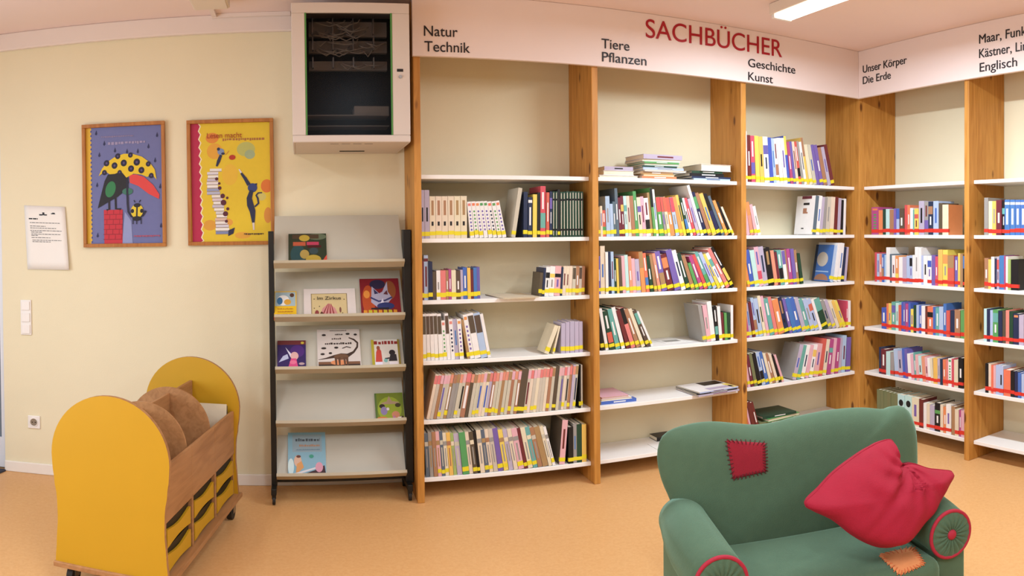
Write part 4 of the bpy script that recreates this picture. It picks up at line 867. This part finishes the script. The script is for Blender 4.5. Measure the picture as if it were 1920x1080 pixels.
for y0 in (0.0, TL - 0.018):
    ol = end_outline(0.078)
    ep = MB().prism([(x, y0, z) for x, z in ol], (0, 0.018, 0), 0, 1)
    ep.build('end_panel', [M_YEL, M_BEECH], tr)
MB().box(-0.238, 0.246, -0.010, TL + 0.012, 0.058, 0.078).build('base_board', M_BEECH, tr, bevel=0.003)
for s in (-1, 1):
    for k in range(3):
        a = 0.019 + k * (TL - 0.038) / 3; b = a + (TL - 0.038) / 3 - 0.002
        MB().box(min(s * 0.2, s * 0.216), max(s * 0.2, s * 0.216), a, b, 0.278, 0.486).build('side_board', M_BEECH, tr, bevel=0.0015)
MB().box(-0.199, 0.199, 0.019, TL - 0.019, 0.272, 0.284).build('bin_floor', M_BEECH, tr)
MB().box(-0.007, 0.007, 0.019, TL - 0.019, 0.285, 0.63).build('centre_board', M_BEECH, tr, bevel=0.002)
for k in (1, 2):
    y = 0.019 + k * (TL - 0.038) / 3 - 0.007
    ol = [(x, z) for x, z in end_outline(0.078, 0.243, 0.385, 0.80, 0.215)]
    MB().prism([(x, y, z) for x, z in ol], (0, 0.012, 0)).build('bin_divider', M_BEECH, tr)
    for s in (-1, 1): MB().box(min(s * 0.17, s * 0.216), max(s * 0.17, s * 0.216), y - 0.006, y + 0.016, 0.079, 0.284).build('pillar', M_BEECH, tr)
for s in (-1, 1):
    MB().box(min(s * 0.17, s * 0.21), max(s * 0.17, s * 0.21), 0.019, 0.03, 0.079, 0.284).build('pillar', M_BEECH, tr)
    MB().box(min(s * 0.17, s * 0.21), max(s * 0.17, s * 0.21), TL - 0.03, TL - 0.019, 0.079, 0.284).build('pillar', M_BEECH, tr)
bay = (TL - 0.038) / 3
for s in (1, -1):
    for k in range(3):
        a = 0.019 + k * bay + 0.024; b = a + bay - 0.050
        for j in range(2):
            z0 = 0.086 + j * 0.094; n = 16; pts = []
            h0 = 0.062
            top = []
            for i in range(n + 1):
                u = i / n; d = 0.014 * (0.5 + 0.5 * math.cos(2 * math.pi * (u - 0.5))) ** 0.7 if 0.12 < u < 0.88 else 0.0
                top.append((a + (b - a) * u, z0 + h0 + 0.006 - d))
            bot = [(a + (b - a) * (1 - i / n), z0 - 0.006 + 0.010 * math.sin(math.pi * i / n) + (0.006 if j == 0 else 0.006)) for i in range(n + 1)]
            poly = [(s * 0.205, y, z) for y, z in top + bot]
            dwr = MB().prism(poly, (s * 0.010, 0, 0)).build('drawer', M_YEL, tr)
            MB().box(min(s * 0.02, s * 0.204), max(s * 0.02, s * 0.204), a, b, z0, z0 + 0.084).build('drawer_tray', M_BLACK, dwr)
for x in (-0.19, 0.205):
    for y in (0.06, TL - 0.06):
        c = MB(); c.box(x - 0.022, x + 0.022, y - 0.022, y + 0.022, 0.052, 0.058); c.box(x - 0.019, x - 0.014, y - 0.012, y + 0.024, 0.0, 0.052); c.box(x + 0.014, x + 0.019, y - 0.012, y + 0.024, 0.0, 0.052)
        co = c.build('caster', M_CHROME, tr)
        MB().tube([(x - 0.0125, y + 0.006, 0.0045), (x + 0.0125, y + 0.006, 0.0045)], 0.0383, 20).build('wheel', M_RUB, co)
# picture books standing in the rear bin of the trolley
TM = Matrix.Translation(tr.location) @ Matrix.Rotation(math.radians(-10.5), 4, 'Z')
for k, (yy, hh, ww, c, lab) in enumerate([(0.905, 0.245, 0.008, 'C', 'cream picture book leaning in the rear bin of the trolley'), (0.915, 0.235, 0.010, 'H', 'brown picture book leaning behind the cream one in the trolley')]):
    o = make_book('picture_book', ww, hh, 0.16, c, None, None, 'none'); tag(o, lab, 'picture book', 'picture books in the trolley')
    # cover faces along the trolley, slightly tipped back
    o.matrix_world = TM @ Matrix.Translation((0.03 + 0.0 * k, yy + 0.004 * k - 0.03, 0.286)) @ Matrix.Rotation(math.radians(90), 4, 'Z') @ Matrix.Rotation(math.radians(6), 4, 'Y') @ Matrix.Translation((0, -0.165, 0.0008))

# ------------------------------------------------------------------ green patchwork sofa
SA = math.radians(-15)
sf = empty('sofa', (1.475, 1.66, 0), SA, 'small green two-seat sofa with crimson and orange patches', 'sofa')
SM = Matrix.Translation((1.475, 1.66, 0)) @ Matrix.Rotation(SA, 4, 'Z'); SI = SM.inverted()
def loc_plane(px, y0, z0, k):       # where the sight line meets the plane  y = y0 + k (z - z0)  of the sofa
    p = SM @ Vector((0, y0, z0)); n = (SM.to_3x3() @ Vector((0, 1, -k))).normalized()
    return [SI @ on_plane(x, y, p, n) for x, y in px]
def resample(pts, n):
    P = [Vector(p) for p in pts]; m = len(P); out = []
    for i in range(m):
        a, b, c, d = P[i - 1], P[i], P[(i + 1) % m], P[(i + 2) % m]
        for k in range(6):
            t = k / 6; out.append(0.5 * ((2 * b) + (c - a) * t + (2 * a - 5 * b + 4 * c - d) * t * t + (3 * b - a - 3 * c + d) * t ** 3))
    L = [0]
    for i in range(len(out)): L.append(L[-1] + (out[(i + 1) % len(out)] - out[i]).length)
    res = []; j = 0
    for k in range(n):
        s = L[-1] * k / n
        while L[j + 1] < s: j += 1
        t = (s - L[j]) / max(L[j + 1] - L[j], 1e-9); res.append(out[j].lerp(out[(j + 1) % len(out)], t))
    return res
def puff(outline, centre, front, back, nr=16, pw=2.6, disp=None, ns=120):
    """closed upholstered form over an (x,z) outline; front(x,z)/back(x,z) give the y of the two faces, edges rounded"""
    O2 = resample([(x, z, 0) for x, z in outline], ns); m = MB(); cx, cz = centre; vs = []
    rs = [math.sin(math.pi / 2 * k / nr) for k in range(1, nr + 1)]
    def ring(face):
        for r in (rs if face == 0 else rs[:-1]):
            for p in O2:
                x = cx + (p.x - cx) * r; z = cz + (p.y - cz) * r
                f = front(x, z); b = back(x, z); mid = (f + b) / 2; q = (1 - r ** pw) ** (1 / 2.0) if r < 1 else 0
                y = mid + ((f - mid) if face == 0 else (b - mid)) * q
                if disp: y += disp(x, z, r, face)
                vs.append((x, y, z))
    vs.append((cx, front(cx, cz) + (disp(cx, cz, 0, 0) if disp else 0), cz)); ring(0); i1 = len(vs); vs.append((cx, back(cx, cz), cz)); ring(1)
    fs = []; n = ns; A = 1
    for k in range(n): fs.append((0, A + k, A + (k + 1) % n))
    for j in range(nr - 1):
        for k in range(n): fs.append((A + j * n + k, A + (j + 1) * n + k, A + (j + 1) * n + (k + 1) % n, A + j * n + (k + 1) % n))
    B = i1 + 1
    for k in range(n): fs.append((i1, B + (k + 1) % n, B + k))
    for j in range(nr - 2):
        for k in range(n): fs.append((B + j * n + k, B + j * n + (k + 1) % n, B + (j + 1) * n + (k + 1) % n, B + (j + 1) * n + k))
    j = nr - 2; E0 = A + (nr - 1) * n
    for k in range(n): fs.append((B + j * n + k, B + j * n + (k + 1) % n, E0 + (k + 1) % n, E0 + k))
    return m.add(vs, fs)
def recalc(o):
    b = bmesh.new(); b.from_mesh(o.data); bmesh.ops.recalc_face_normals(b, faces=b.faces); b.to_mesh(o.data); b.free(); return o
BK = 0.17
bo = loc_plane([(1262, 955), (1243, 905), (1234, 862), (1241, 826), (1262, 808), (1300, 797), (1340, 793), (1380, 796), (1418, 799), (1452, 795), (1500, 783), (1560, 771), (1620, 766), (1664, 769), (1681, 763), (1697, 764), (1711, 778), (1721, 812), (1723, 862), (1722, 900)], 0.43, 0.32, BK)
outl = [(p.x, p.z) for p in bo] + [(0.50, 0.30), (0.47, 0.14), (0.2, 0.10), (-0.2, 0.10), (-0.41, 0.14), (-0.425, 0.32)]
fy = lambda x, z: 0.375 + BK * (z - 0.32); by = lambda x, z: 0.375 + BK * (z - 0.32) + 0.145
bkr = recalc(puff(outl, (0.02, 0.43), fy, by, 16, 5.0).build('backrest', M_GREEN, sf, smooth=True))
def rbox(name, x0, x1, y0, y1, z0, z1, r, m, parent, seg=4):
    b = bmesh.new(); bmesh.ops.create_cube(b, size=1)
    for v in b.verts: v.co = Vector(((x0 + x1) / 2 + v.co.x * (x1 - x0), (y0 + y1) / 2 + v.co.y * (y1 - y0), (z0 + z1) / 2 + v.co.z * (z1 - z0)))
    bmesh.ops.bevel(b, geom=list(b.edges), offset=r, segments=seg, profile=0.5, affect='EDGES')
    me = bpy.data.meshes.new(name); b.to_mesh(me); b.free(); me.materials.append(m)
    for p in me.polygons: p.use_smooth = True
    o = bpy.data.objects.new(name, me); COL.objects.link(o); o.parent = parent; return o
seat = rbox('seat', -0.335, 0.335, -0.035, 0.395, 0.185, 0.322, 0.045, M_GREEN, sf, 6)
rbox('seat_base', -0.345, 0.345, 0.0, 0.46, 0.045, 0.2, 0.02, M_GREEN, sf)
for s in (-1, 1):
    ax = s * 0.385; R0 = 0.080
    arm = MB(); n = 14; path = []; rad = []
    for k in range(n + 1):
        u = k / n; path.append((ax + s * 0.012 * math.sin(math.pi * u), 0.012 + 0.44 * u, 0.375 + 0.018 * u)); rad.append(R0 * (1 + 0.10 * math.sin(math.pi * min(u * 1.1, 1))) * (0.96 if k == 0 else 1))
    arm.tube(path, rad, 40); rll = arm.build('armrest', M_GREEN, sf, smooth=True)
    rbox('arm_panel', min(ax - s * 0.055, ax + s * 0.068), max(ax - s * 0.055, ax + s * 0.068), 0.012, 0.46, 0.045, 0.385, 0.02, M_GREEN, sf)
    m = MB(); ns = 72; vs = [(ax, 0.004, 0.375)]; rings = [0.018, 0.03, 0.045, 0.058, 0.066, 0.074]
    for j, r in enumerate(rings):
        for k in range(ns):
            t = 2 * math.pi * k / ns; am = (1 - abs(r - 0.04) / 0.04) * 0.0045
            vs.append((ax + r * math.cos(t), 0.004 - 0.010 * math.sin(math.pi * r / 0.078) + am * math.cos(18 * t), 0.375 + r * math.sin(t)))
    fs = [(0, 1 + (k + 1) % ns, 1 + k) for k in range(ns)]
    for j in range(len(rings) - 1):
        for k in range(ns): fs.append((1 + j * ns + k, 1 + j * ns + (k + 1) % ns, 1 + (j + 1) * ns + (k + 1) % ns, 1 + (j + 1) * ns + k))
    m.add(vs, fs).build('pleated_disc', M_GREEN, rll, smooth=True)
    MB().tube([(ax + 0.076 * math.cos(t), 0.005, 0.375 + 0.076 * math.sin(t)) for t in [2 * math.pi * k / 48 for k in range(48)]], 0.0062, 10, closed=True).build('piping', M_PIPE, rll, smooth=True)
    bt = MB(); vs = []; nb = 6
    for j in range(nb + 1):
        for k in range(24):
            t = 2 * math.pi * k / 24; q = math.pi / 2 * j / nb; vs.append((ax + 0.0175 * math.cos(q) * math.cos(t), 0.0 - 0.012 * math.sin(q), 0.375 + 0.0175 * math.cos(q) * math.sin(t)))
    bt.add(vs, [(j * 24 + k, j * 24 + (k + 1) % 24, (j + 1) * 24 + (k + 1) % 24, (j + 1) * 24 + k) for j in range(nb) for k in range(24)]).build('button', M_PIPE, rll, smooth=True)
ft = [(-0.38, 0.05), (0.38, 0.05), (-0.38, 0.42), (0.38, 0.42)]
for x, y in ft: MB().tube([(x, y, 0.0), (x, y, 0.047)], [0.018, 0.024], 14).build('leg', M_BLACK, sf)
def bvh_of(o):
    me = o.data; return BVHTree.FromPolygons([v.co.copy() for v in me.vertices], [tuple(p.vertices) for p in me.polygons])
def patch(name, parent_ob, quad, m, mt, zig, nst, off=0.0022):
    """cloth patch lying on the parent's surface inside an image quadrilateral, with stitches along its edge"""
    tree = bvh_of(parent_ob); org = SI @ EYEV
    def hit(px):
        d = (SI.to_3x3() @ ray(*px)).normalized(); h, nrm, i, dist = tree.ray_cast(org, d)
        if h is None: return None
        if nrm.dot(d) > 0: nrm = -nrm
        return h, nrm
    N = 12; vs = []; Q = [Vector(q) for q in quad]; rnd = random.Random(4); ok = True
    for j in range(N + 1):
        for i in range(N + 1):
            u, v = i / N, j / N
            if zig and (i in (0, N) or j in (0, N)):
                k = (i if j in (0, N) else j) % 2
                u = (0.0 - 0.05 * k) if i == 0 else ((1 + 0.05 * k) if i == N else u); v = (0 - 0.07 * k) if j == 0 else ((1 + 0.07 * k) if j == N else v)
            p = (Q[0] * (1 - u) + Q[1] * u) * (1 - v) + (Q[3] * (1 - u) + Q[2] * u) * v
            h = hit((p.x, p.y))
            if h is None: h = (vs[-1], Vector((0, -1, 0))); vs.append(Vector(h[0])); continue
            vs.append(h[0] + h[1] * off)
    fs = [(j * (N + 1) + i, (j + 1) * (N + 1) + i, (j + 1) * (N + 1) + i + 1, j * (N + 1) + i + 1) for j in range(N) for i in range(N)]
    o = MB().add(vs, fs).build(name, m, parent_ob, smooth=True)
    so_ = o.modifiers.new('cloth', 'SOLIDIFY'); so_.thickness = 0.0018; so_.offset = 0
    st = MB()
    for e in range(4):
        a, b = Q[e], Q[(e + 1) % 4]; inn = (sum(Q, Vector((0, 0))) / 4)
        for k in range(nst):
            p = a.lerp(b, (k + 0.5) / nst); d = (inn - p).normalized(); L = 5.5
            h1 = hit((p.x - d.x * L * 0.8, p.y - d.y * L * 0.8)); h2 = hit((p.x + d.x * L, p.y + d.y * L))
            if h1 and h2: st.tube([h1[0] + h1[1] * 0.002, (h1[0] + h2[0]) / 2 + h1[1] * 0.005, h2[0] + h2[1] * 0.003], 0.0016, 6)
    st.build('stitching', mt, o)
    return o
patch('crimson_patch', bkr, [(1362, 826), (1434, 831), (1436, 884), (1374, 898)], M_PATCH, M_THREAD, False, 9)
patch('orange_patch', seat, [(1650, 1042), (1712, 1028), (1732, 1058), (1686, 1077)], M_OPATCH, M_OTHREAD, True, 7)

# red cushion leaning in the corner of the sofa
cpx = [(1510, 945), (1533, 921), (1560, 891), (1592, 866), (1622, 845), (1650, 830), (1671, 825), (1680, 838), (1686, 860), (1694, 871), (1714, 870), (1742, 879), (1767, 882), (1787, 886), (1779, 906), (1759, 942), (1736, 974), (1716, 1001), (1694, 1018), (1664, 1024), (1636, 1019), (1600, 1002), (1560, 974), (1526, 958)]
CK = 0.60
cp_ = loc_plane(cpx, -0.005, 0.36, CK)
ccx = sum(p.x for p in cp_) / len(cp_); ccz = sum(p.z for p in cp_) / len(cp_)
dipx, dipz = cp_[9].x, cp_[9].z
def cdisp(x, z, r, face):
    dx, dz = x - dipx, z - dipz; d = math.hypot(dx, dz); an = math.atan2(dz, dx)
    e = 0.022 * math.exp(-(d / 0.075) ** 2) + 0.008 * math.sin(11 * an + 2 * d / 0.05) * math.exp(-(d / 0.12) ** 2) * min(1, d / 0.03)
    e += 0.0045 * math.sin(38 * x + 17 * z) * math.sin(29 * z - 9 * x + 1) * r
    s_ = (x - dipx) * 0.80 + (z - dipz) * 0.60; q_ = -(x - dipx) * 0.60 + (z - dipz) * 0.80          # fold running down-left from the notch
    if s_ < 0: e += 0.020 * math.exp(-(q_ / 0.018) ** 2) * math.exp(s_ / 0.11) + 0.008 * math.sin(q_ * 150) * math.exp(-(q_ / 0.06) ** 2) * math.exp(s_ / 0.10)
    e += 0.006 * math.sin(60 * (x + 0.6 * z)) * math.exp(-((z - ccz - 0.02) / 0.05) ** 2) * (1 - r)
    return e if face == 0 else -0.3 * e
cq = lambda x, z: -0.005 + CK * (z - 0.36)
cu = recalc(puff([(p.x, p.z) for p in cp_], (ccx, ccz), lambda x, z: cq(x, z) - 0.085, lambda x, z: cq(x, z) + 0.095, 26, 2.2, cdisp, 160).build('cushion', M_CRIM, None, smooth=True))
CDROP = 0.075
zmin = min(v.co.z for v in cu.data.vertices)
for v in cu.data.vertices:
    t_ = max(0, min(1, (v.co.y - cq(v.co.x, v.co.z)) / 0.09)); l_ = max(0, (ccz - v.co.z) / (ccz - zmin))
    v.co.z -= CDROP * t_ * l_ * max(0, min(1, (0.30 - v.co.x) / 0.06))
cu.matrix_world = SM
tag(cu, 'crumpled crimson red cushion leaning on the green sofa', 'cushion')
hem = MB().tube([(p.x, cq(p.x, p.z) + 0.005, p.z) for p in resample([(q.x, 0, q.z) for q in cp_], 150)], 0.0022, 6, closed=True).build('seam', M_CRIM, cu, smooth=True)

# ------------------------------------------------------------------ things lying flat on the shelves
def lay(x0, x1, y, zb, th, d, c, label, name='book', fore=False, rz=0.0, grp=None, c2=None, motif='line'):
    if '/' in c: c, c2 = c.split('/')
    L = x1 - x0; o = make_book(name, th, L, d, c, c2, None, motif); tag(o, label, name, grp)
    cx, cy = (x0 + x1) / 2, y + d / 2
    R = Matrix.Rotation(rz + (math.pi if fore else 0), 4, 'Z') @ Matrix.Rotation(math.pi / 2, 4, 'Y') @ Matrix.Translation((-th / 2, -d / 2, -L / 2))
    o.matrix_world = Matrix.Translation((cx, cy, zb + th / 2)) @ R
    if c2 and name == 'magazine':
        m = MB(); [m.add([(-0.0004, a_, e_), (-0.0004, b_, e_), (-0.0004, b_, f_), (-0.0004, a_, f_)], [(0, 1, 2, 3)], k_) for a_, b_, e_, f_, k_ in ((d * .55, d * .95, L * .45, L * .97, 0), (d * .08, d * .3, L * .3, L * .95, 1), (d * .02, d * .5, L * .86, L * .99, 2))]
        m.build('cover_print', [BM['K'], BM['U'], BM['Y']], o)
    return zb + th + 0.0004
def X(col, row=330, Y=3.77): return on_y(col, row, Y).x
g = 'book piles on the top shelf under Tiere Pflanzen'
zs = SZ[6] + TH + 0.0004
z = zs
for x0, x1, th, c, l, fo in ((1126, 1200, .016, 'W', 'white lying book at the bottom of the low pile by the pine post', True), (1134, 1192, .026, 'W', 'thick white lying book in the middle of the low pile by the post', True), (1136, 1190, .022, 'U', 'mauve lying book on top of the low pile by the post', False)):
    z = lay(X(x0), X(x1), 3.79, z, th, 0.2, c, l, fore=fo, grp=g)
z = zs
for x0, x1, y, th, c, l, fo, rz in ((1202, 1266, 3.755, .014, 'O', 'orange book at the bottom of the tallest pile on the top shelf', False, 0), (1205, 1264, 3.765, .012, 'Y', 'yellow book second from the bottom of the tallest pile', True, 0.02), (1201, 1262, 3.77, .014, 'T', 'tan book third from the bottom of the tallest pile', False, 0), (1206, 1286, 3.765, .010, 'W', 'white magazine jutting out of the tallest pile towards the third pile', True, 0.04), (1206, 1282, 3.77, .014, 'L', 'light blue book in the middle of the tallest pile', False, 0), (1206, 1270, 3.77, .010, 'E', 'dark green book above the light blue one in the tallest pile', False, -0.03), (1208, 1274, 3.77, .012, 'A', 'mint book fourth from the top of the tallest pile', True, 0), (1206, 1272, 3.765, .010, 'F', 'green book third from the top of the tallest pile', False, 0.03), (1203, 1276, 3.77, .014, 'W', 'white book just under the top one of the tallest pile', True, 0.03), (1203, 1278, 3.765, .026, 'U', 'thick mauve book on top of the tallest pile', False, 0.06)):
    z = lay(X(x0), X(x1), y, z, th, 0.22, c, l, fore=fo, rz=rz, grp=g)
z = zs
for x0, x1, y, th, c, l, fo, rz in ((1300, 1368, 3.765, .012, 'L', 'light blue book at the bottom of the pile with the black spines', False, 0), (1296, 1370, 3.77, .012, 'N', 'navy book second from the bottom of the pile with black spines', False, 0.02), (1294, 1358, 3.775, .018, 'K', 'black book third from the bottom of its pile', False, 0), (1300, 1356, 3.775, .014, 'E', 'dark green book below the thick white one on its pile', False, -0.04), (1313, 1370, 3.765, .040, 'W', 'thick white book on top of the pile with the black spines', True, 0.02)):
    z = lay(X(x0), X(x1), y, z, th, 0.21, c, l, fore=fo, rz=rz, grp=g)
g = 'books lying on the fifth shelf under Tiere Pflanzen'
z = zs = SZ[2] + TH + 0.0004
for x0, x1, th, c, l, fo in ((1128, 1194, .018, 'B', 'blue book lying at the bottom of the flat pile by the post', False), (1128, 1186, .012, 'W', 'white book lying in the middle of the flat pile by the post', True), (1129, 1180, .010, 'P', 'pink book lying on top of the flat pile by the post', True)):
    z = lay(X(x0, 760), X(x1, 760), 3.775, z, th, 0.22, c, l, fore=fo, grp=g)
z = zs
for x0, x1, y, th, c, l, fo, rz in ((1295, 1374, 3.70, .010, 'U', 'mauve magazine under the others, jutting over the fifth shelf edge', False, 0.06), (1294, 1371, 3.705, .008, 'K', 'black magazine jutting over the edge of the fifth shelf', False, 0.03), (1296, 1372, 3.70, .008, 'L/W', 'white magazine on top, jutting over the edge of the fifth shelf', False, 0.08)):
    z = lay(X(x0, 740), X(x1, 740), y, z, th, 0.24, c, l, 'magazine', fo, rz, grp=g)
zs = SZ[4] + TH + 0.0004
z = lay(X(930, 560), X(1000, 560), 3.69, zs, .006, 0.27, 'C', 'cream brochure jutting over the edge of the third shelf', 'brochure', True, 0.10, motif='none')
zs = SZ[3] + TH + 0.0004
tag(MB().box(0, 0.21, 0, 0.15, 0, 0.0016).build('leaflet', M_PAPER, loc=(X(1230, 640, 3.95), 3.83, zs)), 'white leaflet lying at the back of the fourth shelf', 'leaflet')
MB().box(0.02, 0.12, 0.03, 0.09, 0.0016, 0.0020).build('leaflet_print', BM['G'], bpy.data.objects['leaflet'])
zs = SZ[1] + TH + 0.0004
tag(MB().box(0, 0.20, 0, 0.14, 0, 0.003).build('brochure', M_PAPER, loc=(X(1222, 830, 3.85), 3.765, zs)), 'white brochure on the bottom shelf half hidden behind the sofa', 'brochure')
lay(X(1236, 815, 3.9), X(1236, 815, 3.9) + 0.12, 3.93, zs, .024, 0.10, 'K', 'small black book lying behind the sofa top on the bottom shelf', fore=False, motif='none')
g = 'green books lying on the bottom shelf under Geschichte Kunst'
z = zs
for x0, x1, y, th, c, l, fo, rz in ((1432, 1492, 3.78, .036, 'K', 'thick black book under the green ones behind the sofa', False, 0.05), (1428, 1490, 3.775, .022, 'I', 'olive book lying between black and green behind the sofa', False, -0.08), (1436, 1500, 3.77, .018, 'F', 'green book lying just above the olive one behind the sofa', True, 0.10), (1432, 1494, 3.775, .016, 'E', 'dark green book on top of the pile behind the sofa', False, -0.02)):
    z = lay(X(x0, 780), X(x1, 780), y, z, th, 0.2, c, l, fore=fo, rz=rz, grp=g)
